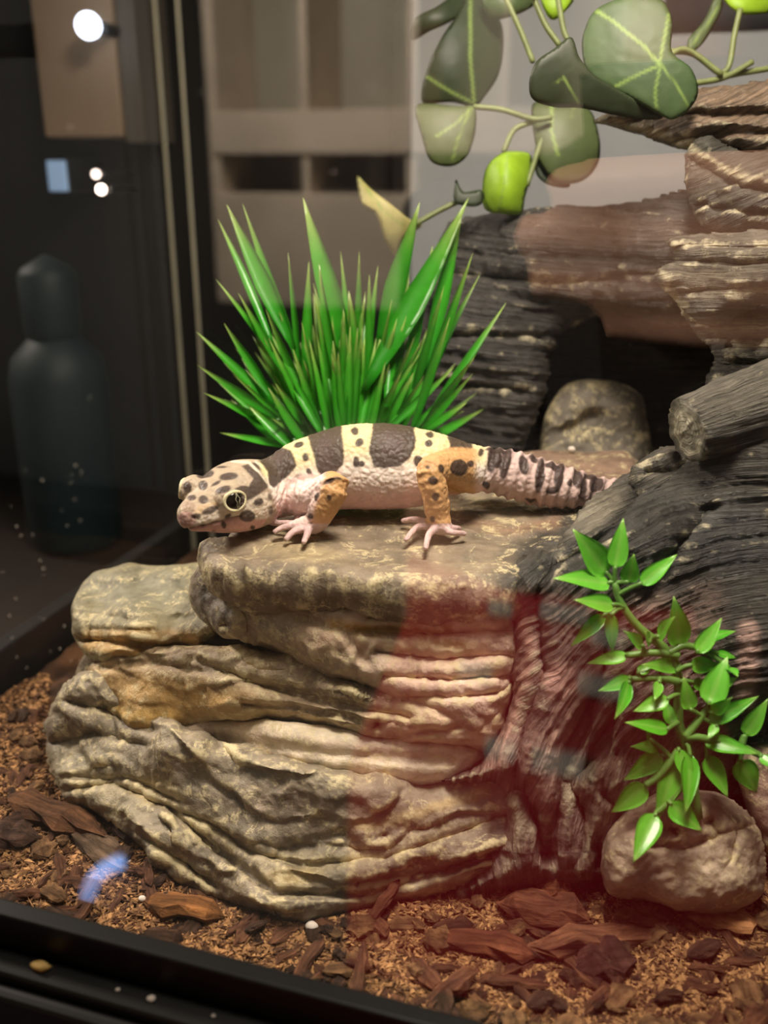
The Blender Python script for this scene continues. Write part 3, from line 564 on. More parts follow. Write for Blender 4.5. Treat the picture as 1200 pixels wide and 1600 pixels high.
# near hind leg
kn = P(672, 738, .2905); an = foot(686, 836, .0030)
leg([P(742, 742, .310), P(715, 735, .302), P(690, 732, .295), kn, P(680, 772, .2915), P(684, 806, .2945), an, foot(682, 838, .002)], [6.4, 6.0, 5.0, 4.5, 4.2, 4.0, 3.6, 2.4])
toes += [[(676, 832), (650, 822), (628, 818)], [(676, 834), (652, 834), (634, 848)], [(682, 836), (670, 846), (665, 862)], [(690, 834), (704, 842), (727, 838)], [(692, 838), (708, 836), (718, 830)]]
# far legs, resting on the ledge behind the body
fe = P(470, 745, .335); ffw = P(455, 800, .345); ffw[2] = zf+.003
leg([P(470, 765, .318), fe, lerp(fe, ffw, .6), ffw], [5, 4.4, 3.6, 2.6])
hk = P(690, 720, .336); hfw = P(720, 765, .345); hfw[2] = zf+.003
leg([P(725, 735, .320), hk, lerp(hk, hfw, .6), hfw], [5.8, 4.6, 4.2, 2.8])
for tt in toes:
    pts_ = [foot(u, v, z) for (u, v), z in zip(tt, (.0024, .0022, .0009))]
    legs.append((np.array(pts_), np.array([1.5, 1.15, .9])/1000.)); parts_g.append(limb(pts_, [1.5, 1.15, 0.9], 8, 12))
for w_, dirs in ((ffw, (-.9, -.4, .2)), (hfw, (-.6, 0, .6))):
    for a_ in dirs:
        d_ = np.array([math.cos(math.pi+a_)*.009, math.sin(math.pi+a_)*.009+.003, -.002]); parts_g.append(limb([w_, w_+d_*.5, w_+d_], [1.6, 1.2, 1.0], 8, 8))
# brow bulges round the eyes
EYE_T = .67
def eye_centre(s): return H0+HA*HL*EYE_T+HS*(s*.0070)+HU*.0042
for s in (1, -1): parts_g.append(ball(eye_centre(s), .0049, 12))
def build_gecko():
    V, Fc = merge(parts_g)
    me = bpy.data.meshes.new('g'); me.from_pydata(V.tolist(), [], [list(map(int, f)) for f in Fc])
    bm = bmesh.new(); bm.from_mesh(me); bmesh.ops.recalc_face_normals(bm, faces=bm.faces[:]); bm.to_mesh(me); bm.free()
    ob = bpy.data.objects.new('g', me); col.objects.link(ob)
    r = ob.modifiers.new('r', 'REMESH'); r.mode = 'VOXEL'; r.voxel_size = 0.00044
    s = ob.modifiers.new('s', 'CORRECTIVE_SMOOTH') if False else ob.modifiers.new('s', 'SMOOTH'); s.factor = 0.5; s.iterations = 6
    dg = bpy.context.evaluated_depsgraph_get(); em = bpy.data.meshes.new_from_object(ob.evaluated_get(dg))
    bpy.data.objects.remove(ob)
    nv = len(em.vertices); V = np.zeros(nv*3); em.vertices.foreach_get('co', V); V = V.reshape(-1, 3)
    N = np.zeros(nv*3); em.vertices.foreach_get('normal', N); N = N.reshape(-1, 3)
    Fc = [tuple(p.vertices) for p in em.polygons]; bpy.data.meshes.remove(em)
    return V, Fc, N
gV, gF, gN = build_gecko()
U_, V_, _ = proj(gV); gQ = np.c_[U_, V_]
c1 = lambda L: [(250+x/3, 630+y/3) for x, y in L]
c2 = lambda L: [(600+x/3, 630+y/3) for x, y in L]
k5 = 1200/220.
c5 = lambda L: [(260+x/k5, 680+y/k5) for x, y in L]
def e1(x, y, a, b, t=0): return ('ell', (250+x/3, 630+y/3, a/3, b/3, t), DK, 1.2, .95)
def e2_(x, y, a, b, t=0): return ('ell', (600+x/3, 630+y/3, a/3*(1.25 if x > 480 else 1), b/3*1.05, t), DK, 1.2, .95)
def e5(x, y, a, b, t=0, k=.92, c=None): return ('ell', (260+x/k5, 680+y/k5, a/k5, b/k5, t), c or DK, 1.1, k)
DK = np.array(srgb(62, 48, 44)); DKI = np.array(srgb(92, 74, 70)); YEL = np.array(srgb(226, 210, 160)); PK = np.array(srgb(232, 196, 186)); LIL = np.array(srgb(206, 180, 172)); ORG = np.array(srgb(208, 162, 110)); TANH = np.array(srgb(182, 164, 140)); WHT = np.array(srgb(236, 222, 200)); LIP = np.array(srgb(222, 172, 166)); TOE = np.array(srgb(206, 176, 172))
# which region a skin point belongs to
def chain_d(Q3, pts, r):
    best = np.full(len(Q3), 1e9)
    for i in range(len(pts)-1):
        a, b = pts[i], pts[i+1]; ab = b-a; t = np.clip(((Q3-a)@ab)/(ab@ab), 0, 1); best = np.minimum(best, np.linalg.norm(Q3-(a+t[:, None]*ab), axis=1)-lerp(r[i], r[i+1], t))
    return best
# vertical fraction on the body: top line and belly line of the silhouette
us = [395, 450, 533, 600, 660, 733, 800, 867, 933, 1010]; tops = [722, 694, 666, 663, 671, 692, 704, 723, 745, 752]; bots = [812, 806, 796, 796, 790, 769, 781, 793, 788, 762]
ft = (V_-np.interp(U_, us, tops))/(np.interp(U_, us, bots)-np.interp(U_, us, tops))
B = np.where((ft < .42+0.05*noise(gV*400))[:, None], YEL, 0*YEL+np.array(srgb(234, 208, 194)))
m = smooth01((ft-.25)/.3)[:, None]; B = YEL*(1-m)+np.array(srgb(244, 230, 218))*m; m = smooth01((ft-.62)/.3)[:, None]; B = B*(1-m)+np.array(srgb(236, 196, 190))*m
tm = smooth01((U_-752)/18)[:, None]; TB = LIL+(np.array(srgb(188, 158, 152))-LIL)*smooth01((ft-.6)/.4)[:, None]; B = B*(1-tm)+TB*tm
body_marks = [('poly', c1([(455, 262), (560, 205), (615, 222), (640, 290), (605, 340), (560, 372), (535, 395), (515, 385), (505, 320)]), DK, 1.5, .95),
    ('poly', c1([(690, 150), (850, 95), (862, 230), (860, 290), (820, 330), (770, 348), (740, 320), (715, 230)]), DK, 1.5, .95), ('ell', (508, 705, 13, 22, 0), DKI, 8, .6),
    ('poly', [(583, 655), (603, 650), (645, 655), (651, 690), (643, 715), (625, 728), (600, 733), (584, 728), (577, 708)], DK, 1.5, .95), ('ell', (612, 696, 20, 22, 0), DKI, 9, .7), ('ell', (440, 715, 12, 12, 0), DKI, 7, .5),
    ('poly', [(697, 670), (737, 682), (738, 700), (733, 705), (712, 709), (692, 713), (703, 698)], DK, 1.5, .95),
    e1(650, 197, 25, 15, -15), e1(683, 255, 15, 19, -20), e1(700, 325, 13, 20, -20), e1(645, 370, 24, 42, 20), e1(912, 132, 19, 19), e1(935, 186, 19, 19), e1(920, 275, 15, 26), e1(945, 285, 16, 15),
    e2_(213, 148, 20, 13, 20), e2_(210, 190, 18, 17), e2_(162, 272, 23, 25), e2_(455, 232, 14, 16), e2_(505, 262, 16, 60, 5), e2_(570, 280, 18, 75, 12), e2_(530, 225, 45, 14, 5), e2_(530, 265, 22, 40, 0), e2_(480, 385, 16, 16),
    e2_(655, 290, 19, 45, -8), e2_(730, 340, 18, 78, 8), e2_(700, 262, 22, 16, 25), e2_(822, 340, 18, 72, 8), e2_(790, 295, 30, 16, 15), e2_(870, 375, 12, 16), e2_(790, 410, 26, 14, -20), e2_(908, 352, 18, 48, -8), e2_(935, 400, 13, 55, 5), e2_(990, 380, 26, 40, 20), e2_(960, 345, 22, 14, 20), e2_(690, 455, 22, 9, 10)]
B = paint(gV, (0, 0, 0), [], 0)*0+B
def overlay(Cc, marks, mask, jit=1.5):
    Pn = paint(gV, (9, 9, 9), marks, jit); a = 1-np.clip(Pn.min(1)/9, 0, 1)
    # repaint sequentially on the given base
    Q = gQ+jit*np.c_[fbm(gV*260, 3), fbm(gV*260+31, 3)]; out = Cc.copy()
    for kind, shp, rgb, soft, k in marks:
        if kind == 'poly':
            d = seg_dist(Q, shp, True); mm = smooth01(0.5+np.where(inside(Q, np.asarray(shp, float)), d, -d)/(2*soft))
        elif kind == 'line': mm = smooth01(1-(seg_dist(Q, shp[0])-shp[1]+soft)/(2*soft))
        else:
            cx, cy, a_, b_, ang = shp; ca, sa = math.cos(math.radians(ang)), math.sin(math.radians(ang)); X = (Q[:, 0]-cx)*ca+(Q[:, 1]-cy)*sa; Y = -(Q[:, 0]-cx)*sa+(Q[:, 1]-cy)*ca
            mm = smooth01(0.5+(1-np.sqrt((X/a_)**2+(Y/b_)**2))*min(a_, b_)/(2*soft))
        mm = (mm*k*mask)[:, None]; out = out*(1-mm)+np.array(rgb)*mm
    return out
one = np.ones(len(gV)); gC = overlay(B, body_marks, one)
# head region
ht = ((gV-H0)@HA)/HL; hmask = smooth01(.5+(np.interp(V_, [690, 738, 760, 772, 800, 830], [400, 408, 420, 424, 434, 430])-U_)/7)*(np.linalg.norm(gV-(H0+HA*HL*.5), axis=1) < .033)
HB = TANH+np.zeros_like(gV)
head_marks = [('poly', c5([(440, 610), (640, 570), (860, 480), (900, 560), (880, 700), (700, 780), (560, 700), (270, 790), (200, 760), (290, 690)]), WHT, 2, .85),
    ('poly', c5([(60, 800), (190, 800), (280, 782), (420, 745), (520, 720), (640, 690), (760, 720), (860, 720), (800, 800), (640, 860), (200, 900), (60, 880)]), LIP, 2, .9),
    e5(170, 720, 80, 70, 0, .6, srgb(206, 158, 150)), e5(190, 620, 60, 60, 0, .45, srgb(120, 84, 72)), e5(340, 620, 110, 40, -20, .6, srgb(206, 172, 128)),
    e5(330, 330, 75, 38, -10), e5(530, 350, 82, 33, -8), e5(425, 408, 45, 13, -30), e5(485, 465, 68, 30, -18), e5(470, 272, 45, 10), e5(180, 445, 36, 52, 0), e5(312, 428, 40, 42), e5(215, 533, 42, 22, -10), e5(315, 548, 42, 36),
    e5(372, 640, 78, 30, -24), e5(250, 690, 45, 28, -10, .8), ('poly', c5([(640, 262), (770, 225), (850, 340), (872, 440), (800, 500), (720, 545), (640, 570), (610, 510), (585, 450), (640, 430), (700, 440), (740, 370), (680, 300)]), DK, 1.3, .88),
    ('line', (c5([(560, 222), (700, 232), (800, 320), (880, 430), (890, 500)]), 2.0), WHT, 1.2, .9), ('line', (c5([(760, 225), (850, 300), (870, 400)]), 1.6), WHT, 1.2, .8),
    e5(690, 690, 66, 52, 0), e5(785, 570, 44, 32, -20), e5(525, 690, 30, 20, -30), e5(490, 765, 22, 30), e5(735, 785, 22, 18, -40), e5(400, 830, 20, 18, 0, .6), e5(305, 772, 30, 13, -10), e5(405, 745, 34, 9, -15), e5(888, 640, 20, 42, 0, .7), e5(885, 525, 20, 32, 0, .8), e5(190, 330, 30, 14, -35, .8), ('line', (c5([(185, 800), (280, 782), (420, 745), (530, 712), (620, 690)]), .7), srgb(110, 76, 74), .7, .8)]
hm = hmask[:, None]; gC = overlay(gC*(1-hm)+HB*hm, head_marks, hmask, .8)
# legs and toes
bd = np.full(len(gV), 1e9); which = np.full(len(gV), -1)
for i, (p_, r_) in enumerate(legs):
    d_ = chain_d(gV, p_, r_); s_ = d_ < bd; bd[s_] = d_[s_]; which[s_] = i
near = smooth01((.0024-bd)/.0012)
fl = near*(which == 0)*smooth01(((gQ@np.array([0.8, 0.25]))-(488*.8+775*.25))/12)
LC = ORG+(np.array(srgb(214, 170, 140))-ORG)*smooth01((V_-800)/34)[:, None]
gC = gC*(1-fl[:, None])+LC*fl[:, None]
ual = near*(which == 0)*(1-fl/np.maximum(near, 1e-6)); gC = gC*(1-ual[:, None])+np.array(srgb(238, 212, 204))*ual[:, None]
gC = overlay(gC, [e1(795, 365, 32, 12, -25), e1(793, 442, 13, 14), e1(706, 530, 14, 14), e1(735, 440, 10, 22, 15), e1(835, 352, 18, 6, 15), e1(708, 566, 12, 7)], near*(which == 0), .8)
hl = near*(which == 1)*smooth01((752-U_)/16); gC = gC*(1-hl[:, None])+ORG*hl[:, None]
gC = overlay(gC, [e2_(352, 302, 42, 38), e2_(268, 308, 14, 20, -20), e2_(230, 363, 24, 20), e2_(243, 437, 18, 18), e2_(228, 545, 13, 14), e2_(405, 285, 16, 16), e2_(205, 300, 12, 8)], near*(which == 1), .8)
tz = smooth01((.0095-(gV[:, 2]-zf))/.004)*np.isin(which, [0, 1])*near*(V_ > 818); gC = gC*(1-tz[:, None])+TOE*tz[:, None]
tt_ = near*(which >= 4); gC = gC*(1-tt_[:, None])+TOE*tt_[:, None]
# mouth crease, nostril, ear and tail rings, tubercles
dsp = -.0006*np.exp(-(seg_dist(gQ, c5([(150, 808), (280, 785), (420, 748), (530, 715), (630, 690)]))/1.6)**2)*hmask*((gN@FV) < .2)
dsp -= .0009*np.exp(-(np.linalg.norm(gQ-np.array(c5([(235, 705)])[0]), axis=1)/2.2)**2)*hmask
tail = smooth01((U_-748)/15)*smooth01((985-U_)/20); dsp += tail*.00042*np.cos(2*math.pi*(U_+0.28*(V_-740))/17.5)
tub = smooth01((U_-400)/25)*(1-hmask)*(1-np.clip(tt_, 0, 1)); dsp += tub*.00020*np.clip(noise(gV*720)*1.6, -.1, 1)
fold = np.exp(-(np.linalg.norm((gQ-np.array([455, 765]))/np.array([22, 30]), axis=1))**2); dsp += fold*.0004*np.cos((gQ[:, 0]*.8+gQ[:, 1]*.25)*.75)
gV2 = gV+gN*dsp[:, None]
gecko = thing('leopard_gecko', 'spotted leopard gecko with dark bands standing on the rock ledge', 'gecko', loc=tuple(Pz(600, 830, zf)))
mesh('body', gV2, gF, M_skin, gecko, gC)
M_eye = plain('dark_eye', srgb(26, 24, 18), 0.06, 0.3, 900, spec=0.8)
M_lid = plain('eyelid_skin', srgb(220, 210, 168), 0.45, 0.06, 300)
M_iris = plain('silver_iris', srgb(196, 190, 160), 0.3, 0.1, 300)
bv = BVHTree.FromPolygons([Vector(v) for v in gV2], gF)
for s in (1, -1):
    ec = eye_centre(s); out = HS*s*.93+HA*.28+HU*.16; out /= np.linalg.norm(out)
    ax = HA-out*(HA@out); ax /= np.linalg.norm(ax); ay = np.cross(out, ax); ay *= np.sign(ay[2]); 
    rr = .0049; cen = ec+out*.0011
    V, Fc = ball(np.zeros(3), 1, 14); V = np.array([cen+.0041*(ax*v[0]*1.0+ay*v[1]*.95+out*v[2]*.98) for v in V]); eo = mesh('eyeball', V, Fc, M_eye, gecko)
    th = np.linspace(0, 2*math.pi, 41)[:-1]
    ring = np.array([cen+out*(.0024-.0004*math.cos(2*t))+ax*.0034*math.cos(t)+ay*(.0025 if math.sin(t) > 0 else .0029)*math.sin(t)*(1+.15*math.cos(t)) for t in th]); ring = np.vstack([ring, ring[:1]])
    V, Fc = tube(ring, np.full(len(ring), .00058), 10, False, upref=out); mesh('eyelid', V, Fc, M_lid, gecko)
    for side in (-1, 1):
        yy = np.linspace(-.0022, .0022, 16); wv = .00055+.0002*np.sin(yy*3200)
        L = np.array([cen+ay*y+ax*(side*w_*(1-(y/.0024)**2)) for y, w_ in zip(yy, wv)]); L = np.array([cen+(q-cen)/np.linalg.norm(q-cen+out*1e-9) * np.linalg.norm(q-cen)+out*math.sqrt(max(.0041**2-np.linalg.norm(q-cen)**2, 0)) for q in L])
        V, Fc = tube(L, np.full(16, .00009), 6); io = mesh('iris_edge', V, Fc, M_iris, None)
        for vtx in io.data.vertices: pass
        io.parent = eo; io.matrix_parent_inverse = Matrix.Translation(-Vector(gecko.location))

# ------------------------------------------------------------------ leaves and blades
def leafmesh(b, t, w_, nrm, prof, fold=.15, arch=.1, ns=9, nw=5, thick=.0005):
    """one solid leaf from base to tip; prof(t) -> half-width factor; returns verts, faces, t, side"""
    b = np.array(b); t = np.array(t); L = np.linalg.norm(t-b); d = (t-b)/L
    nrm = np.array(nrm, float); nrm = nrm-d*(nrm@d); nrm /= np.linalg.norm(nrm); s = np.cross(d, nrm)
    V = []; TT = []; SS = []
    for lay in (1, -1):
        for i in range(ns):
            q = i/(ns-1); hw = w_/2*max(prof(q), .02)
            for j in range(nw):
                x = 2*j/(nw-1)-1
                V.append(b+d*L*q+s*hw*x+nrm*(arch*L*math.sin(math.pi*q)-fold*hw*(1-abs(x))*1.0+lay*thick*.5*(1-.8*abs(x)))); TT.append(q); SS.append(x)
    Fc = []; o = ns*nw
    for i in range(ns-1):
        for j in range(nw-1):
            a = i*nw+j; Fc.append((a, a+nw, a+nw+1, a+1)); Fc.append((o+a, o+a+1, o+a+nw+1, o+a+nw))
        for j in (0, nw-1):
            a = i*nw+j; Fc.append((a, o+a, o+a+nw, a+nw) if j else (a, a+nw, o+a+nw, o+a))
    for i in (0, ns-1):
        for j in range(nw-1):
            a = i*nw+j; Fc.append((a, a+1, o+a+1, o+a) if i == 0 else (a, o+a, o+a+1, a+1))
    return np.array(V), Fc, np.array(TT), np.array(SS)
pblade = lambda q: (0.45+0.55*math.sin(min(q/.45, 1)*math.pi/2))*(1-max(0, (q-.40)/.60)**1.5) if q < .999 else .02
pwide = lambda q: (0.25+0.75*math.sin(min(q/.5, 1)*math.pi/2))*(1-max(0, (q-.45)/.55)**1.25) if q < .999 else .02
pleaf = lambda q: (math.sin(math.pi*min(q, 1)**0.62)**0.9)*(1-.25*q) if .01 < q < .999 else .03

# artificial grass tuft behind the gecko
grass = thing('grass_tuft', 'bright green plastic grass tuft behind the gecko', 'plant', loc=tuple(P(540, 720, .372)))
k3 = 1200/540.
tips = [(220, 85, 430, 640, 40, 0), (135, 140, 330, 560, 34, 0), (165, 88, 400, 560, 66, 1), (128, 348, 420, 700, 30, 0), (205, 395, 400, 690, 34, 0), (60, 530, 330, 760, 40, 0), (155, 500, 330, 740, 36, 0), (62, 645, 340, 800, 36, 0), (85, 742, 360, 850, 36, 0), (140, 880, 400, 900, 30, 0), (378, 255, 420, 640, 26, 0), (430, 65, 600, 640, 88, 1), (450, 285, 440, 700, 40, 0), (485, 290, 560, 700, 40, 0), (465, 360, 560, 720, 34, 0), (560, 250, 600, 700, 30, 0), (625, 250, 620, 640, 30, 0), (690, 300, 640, 700, 28, 0), (835, 80, 690, 560, 84, 1), (1005, 65, 640, 700, 100, 1), (985, 95, 850, 650, 60, 1), (1020, 255, 830, 760, 40, 0), (1045, 330, 820, 780, 34, 0), (1135, 430, 850, 820, 40, 0), (1030, 610, 830, 850, 34, 0), (1020, 675, 820, 860, 34, 0), (1000, 775, 800, 870, 40, 0), (920, 370, 800, 760, 34, 0), (800, 320, 740, 740, 36, 0), (755, 430, 720, 760, 40, 0), (590, 390, 640, 760, 46, 0), (215, 620, 430, 820, 30, 0), (320, 830, 470, 880, 34, 0), (880, 230, 780, 700, 44, 0), (660, 330, 660, 700, 34, 0), (530, 590, 620, 860, 40, 0), (860, 520, 760, 860, 40, 0), (940, 480, 800, 860, 40, 0), (300, 450, 460, 780, 36, 0), (350, 620, 500, 860, 38, 0)]
def bladecol(TT, sh):
    a = np.array(srgb(44, 152, 30)); b = np.array(srgb(70, 176, 40)); c = np.array(srgb(168, 196, 100))
    t = TT[:, None]; C = lerp(a, b, smooth01(t/.7)); C = lerp(C, c, smooth01((t-.62)/.38)); return C*sh
def blade(tu, tv, bu, bv_, wpx, wide, dt, db):
    b = P(280+bu/k3, 280+bv_/k3+14, db); t = P(280+tu/k3, 280+tv/k3, dt)
    nrm = -FV*1.0+RV*rng.uniform(-.5, .5)+UV*.35
    V, Fc, TT, SS = leafmesh(b, t, wpx/k3*dt/FPX*.95, nrm, pwide if wide else pblade, .35, rng.uniform(-.03, .05), 10, 5 if wide else 3, .0004)
    C = bladecol(TT, rng.uniform(.85, 1.15))*(1-.12*np.abs(SS))[:, None]
    mesh('blade', V, Fc, M_leaf, grass, C)
for (tu, tv, bu, bv_, wpx, wide) in tips:
    blade(tu, tv, bu, bv_, wpx, wide, (.352 if tu > 880 else .362)+rng.uniform(-.012, .014)+(.008 if wide and tu < 900 else 0), .368+rng.uniform(-.006, .012))
for i in range(150):
    a = rng.normal(0, .55); cu = 580+a*150; L = rng.uniform(260, 520)*(1-.25*abs(a)); tu = cu+math.sin(a*1.0)*L*.85+rng.uniform(-30, 30); tv = 880-math.cos(a*.95)*L
    blade(np.clip(tu, 90, 1060), max(tv, 260), cu, 880+rng.uniform(-40, 40), rng.uniform(24, 42), 0, .372+rng.uniform(-.018, .022), .374+rng.uniform(-.012, .014))
bevel_box('moss_base', tuple(np.array([x for x in (P(470, 760, .372)[0], P(640, 760, .372)[0], P(540, 730, .372)[1]-.012, P(540, 730, .372)[1]+.010, ZL-.001, ZL+.006)])), plain('moss_green', srgb(26, 84, 24), .6, .3, 200), grass, .003)

# leafy plant in front of the stump
plant = thing('leafy_plant', 'bright green plastic plant with small pointed leaves before the stump', 'plant', loc=tuple(P(1085, 1270, .262)))
k6 = 1013/380.
def q6(x, y, d): return P(820+x/k6, 780+y/k6, d)
lv = [(355, 350, 120, 330, 90), (345, 310, 200, 125, 105), (375, 290, 410, 80, 74), (430, 350, 455, 228, 68), (480, 355, 635, 230, 62), (370, 440, 205, 420, 68), (335, 480, 190, 615, 54), (360, 475, 365, 640, 50), (645, 615, 620, 405, 92), (715, 640, 820, 495, 62), (720, 590, 880, 550, 48), (555, 575, 625, 490, 62), (490, 610, 412, 550, 52), (520, 600, 500, 550, 56), (430, 650, 258, 685, 52), (650, 690, 485, 690, 62), (440, 745, 305, 800, 52), (435, 760, 375, 915, 58), (690, 690, 810, 690, 62), (765, 855, 845, 655, 98), (760, 930, 975, 820, 62), (780, 890, 865, 825, 48), (915, 985, 1013, 830, 64), (690, 880, 660, 740, 62), (600, 830, 450, 885, 62), (615, 940, 580, 830, 52), (600, 960, 415, 930, 58), (560, 1030, 440, 1030, 48), (740, 1000, 972, 1062, 68), (570, 1060, 412, 1172, 78), (640, 1060, 545, 1342, 96), (690, 1060, 668, 1310, 78), (755, 1070, 845, 1242, 84), (895, 1085, 965, 1222, 92), (505, 1190, 360, 1305, 88), (605, 1265, 738, 1382, 84), (545, 1310, 452, 1512, 88), (980, 1070, 1060, 1130, 44), (640, 1040, 700, 1210, 62), (850, 700, 888, 740, 42), (800, 640, 880, 662, 32), (470, 720, 540, 690, 40), (820, 770, 885, 745, 40), (700, 760, 760, 790, 44), (520, 1000, 500, 920, 40), (800, 940, 760, 1000, 36), (560, 760, 540, 840, 40)]
stems = [[(375, 350), (400, 430), (470, 530), (600, 640), (640, 760), (640, 940), (670, 1000), (690, 1150), (715, 1330)], [(670, 990), (740, 900), (775, 850)], [(670, 990), (740, 995), (900, 1030), (985, 1070)], [(640, 650), (540, 640), (430, 650)], [(600, 640), (660, 610), (720, 620)], [(640, 1050), (560, 1150), (505, 1190)], [(690, 1150), (600, 1260), (550, 1305)], [(640, 760), (560, 745), (440, 750)], [(900, 1030), (915, 985)]]
M_stem = plain('plant_stem', srgb(96, 140, 60), .4, .15, 200)
sd = {}
for i, s in enumerate(stems):
    c = catmull(np.array([list(q6(x, y, .262 if i else .262+0.004*k/8)) for k, (x, y) in enumerate(s)]), 24); V, Fc = tube(c, np.linspace(.0012, .0009, 24) if i else np.linspace(.0010, .0018, 24), 8); mesh('stem', V, Fc, M_stem, plant)
allnodes = np.array([p for s in stems for p in catmull(np.array(s, float), 14)])
for n_, (bx, by, tx, ty, wd) in enumerate(lv):
    d0 = .261+rng.uniform(-.003, .003); d1 = d0+rng.uniform(-.008, .004); b = q6(bx, by, d0); t = q6(tx, ty, d1)
    nrm = -FV+UV*rng.uniform(.1, .8)+RV*rng.uniform(-.5, .5)
    V, Fc, TT, SS = leafmesh(b, t, wd/k6*d0/FPX*1.25, nrm, pleaf, .30, .06, 12, 7, .0006)
    tipc = smooth01((TT-.75)/.25)[:, None]; C = lerp(np.array(srgb(92, 190, 44)), np.array(srgb(150, 222, 84)), rng.uniform(0, .5)+0*tipc); C = lerp(C, np.array(srgb(176, 214, 110)), tipc*.7)
    C = lerp(C, np.array(srgb(158, 206, 100)), (np.exp(-(SS/.12)**2)*.5)[:, None])
    lo = mesh('leaf', V, Fc, M_leaf, plant, C)
    k = np.argmin(((allnodes-np.array([bx, by]))**2).sum(1)); e = q6(*allnodes[k], .262)
    if np.linalg.norm(e-b) > .0008:
        c = np.array([e, lerp(e, b, .5)+UV*.0003, b+(t-b)*.04]); V, Fc = tube(catmull(c, 8), np.full(8, .00065), 6); V = V; mesh('petiole', V, Fc, M_stem, plant)

# hanging ivy vine
vine = thing('ivy_vine', 'artificial ivy vine with dark leaves and lime tips hanging above the log', 'vine', loc=tuple(P(900, 200, .36)))
k4 = 1200/580.
def o4(L): return [(620+x/k4, y/k4) for x, y in L]
DG = srgb(40, 56, 32); MG = srgb(74, 96, 58); PG = srgb(84, 98, 58); LM = srgb(150, 190, 40); VN = srgb(140, 168, 84)
def cup(cx, cy, sx, sy, k, px=0, py=0): return lambda Q: k*(((Q[:, 0]-cx)/sx)**2+((Q[:, 1]-cy)/sy)**2)+px*(Q[:, 0]-cx)+py*(Q[:, 1]-cy)
def ivy(outl, d, base, veins, bend=None, name='leaf', raw=False, extra=()):
    ol = outl if raw else o4(outl)
    mk = list(extra)+[('line', ([tuple(p) for p in (v if raw else o4(v))], wd), VN, 1.6, .9) for v, wd in veins]
    blob(name, ol, [(600, 100, d)], .0005, .0005, 10, M_leafm, vine, 4.5, base, mk, [], rough=.0002, wob=1.0, bend=bend, jitter=.8)
ivy([(82, 330), (95, 230), (140, 130), (200, 40), (235, -25), (290, 10), (335, 70), (345, 150), (330, 240), (280, 320), (245, 345), (170, 330)], .392, DG, [([(250, 340), (238, 180), (238, 0)], 2.2), ([(248, 335), (180, 300), (100, 250)], 2)], cup(720, 80, 60, 90, .006, .00006))
ivy([(60, 345), (120, 335), (200, 345), (250, 345), (255, 420), (230, 500), (175, 538), (110, 520), (80, 440)], .388, PG, [([(245, 345), (190, 400), (130, 440)], 1.8), ([(235, 360), (200, 440), (180, 520)], 1.2)], cup(700, 205, 60, 60, .004))
ivy([(428, 270), (450, 200), (510, 155), (565, 120), (590, 185), (640, 240), (750, 310), (860, 378), (780, 385), (700, 372), (600, 350), (500, 345), (440, 320)], .316, srgb(52, 62, 40), [([(590, 330), (540, 250), (510, 270)], 1.0)], cup(900, 110, 90, 60, .002, .00002, .00004))
ivy([(598, 170), (605, 100), (640, 35), (720, -5), (800, -15), (865, 5), (892, 70), (890, 165), (955, 225), (975, 300), (940, 360), (890, 388), (840, 365), (760, 320), (690, 285), (620, 240)], .320, MG, [([(850, 210), (800, 150), (700, 70), (640, 30)], 2.6), ([(850, 200), (865, 120), (880, 40)], 2.2), ([(850, 210), (780, 240), (700, 285)], 2.2), ([(850, 215), (835, 300), (840, 350)], 2.0), ([(855, 210), (900, 270), (940, 340)], 1.4)],
    cup(1010, 80, 80, 80, .0022, -.00004))
ivy([(440, 335), (520, 345), (620, 350), (655, 450), (650, 530), (600, 585), (530, 590), (470, 540), (445, 450)], .380, PG, [([(500, 330), (500, 420), (520, 500)], 2.4), ([(590, 320), (560, 380)], 1)], cup(880, 220, 60, 70, .005))
ivy([(278, 600), (290, 540), (330, 500), (375, 488), (430, 498), (436, 560), (415, 640), (400, 690), (340, 692), (285, 675)], .372, LM, [([(360, 490), (345, 600), (330, 690)], 1.0)], cup(792, 285, 30, 60, .008))
ivy([(450, 470), (500, 455), (530, 520), (560, 600), (500, 600), (450, 560)], .386, DG, [], None)
ivy([(465, -20), (520, -30), (575, -20), (560, 20), (510, 65), (480, 40)], .375, LM, [], cup(870, 5, 30, 30, .003))
ivy([(1050, -20), (1130, -30), (1240, -30), (1230, 30), (1150, 48), (1090, 35)], .365, LM, [], cup(1165, 5, 40, 30, .004))
ivy([(280, -30), (400, -30), (450, 10), (380, 50), (300, 60)], .388, MG, [], cup(790, 0, 40, 30, .004))
ivy([(940, 130), (990, 70), (1030, -10), (1055, 0), (1040, 60), (990, 140), (950, 170)], .372, MG, [([(950, 150), (1010, 70), (1045, 0)], 1.2)])
ivy([(60, 60), (130, 20), (200, -20), (240, 0), (190, 60), (110, 100), (50, 130)], .392, DG, [], cup(680, 25, 40, 30, .004))
ivy([(186, 650), (190, 580), (215, 620), (275, 615), (278, 655), (240, 668)], .384, srgb(52, 64, 40), [])
ivy([(557, 275), (576, 292), (602, 312), (640, 342), (660, 352), (632, 372), (618, 400), (600, 372), (588, 335), (566, 318)], .398, srgb(186, 178, 112), [([(562, 282), (600, 330), (630, 352)], 1)], cup(600, 320, 30, 40, .003), raw=True)
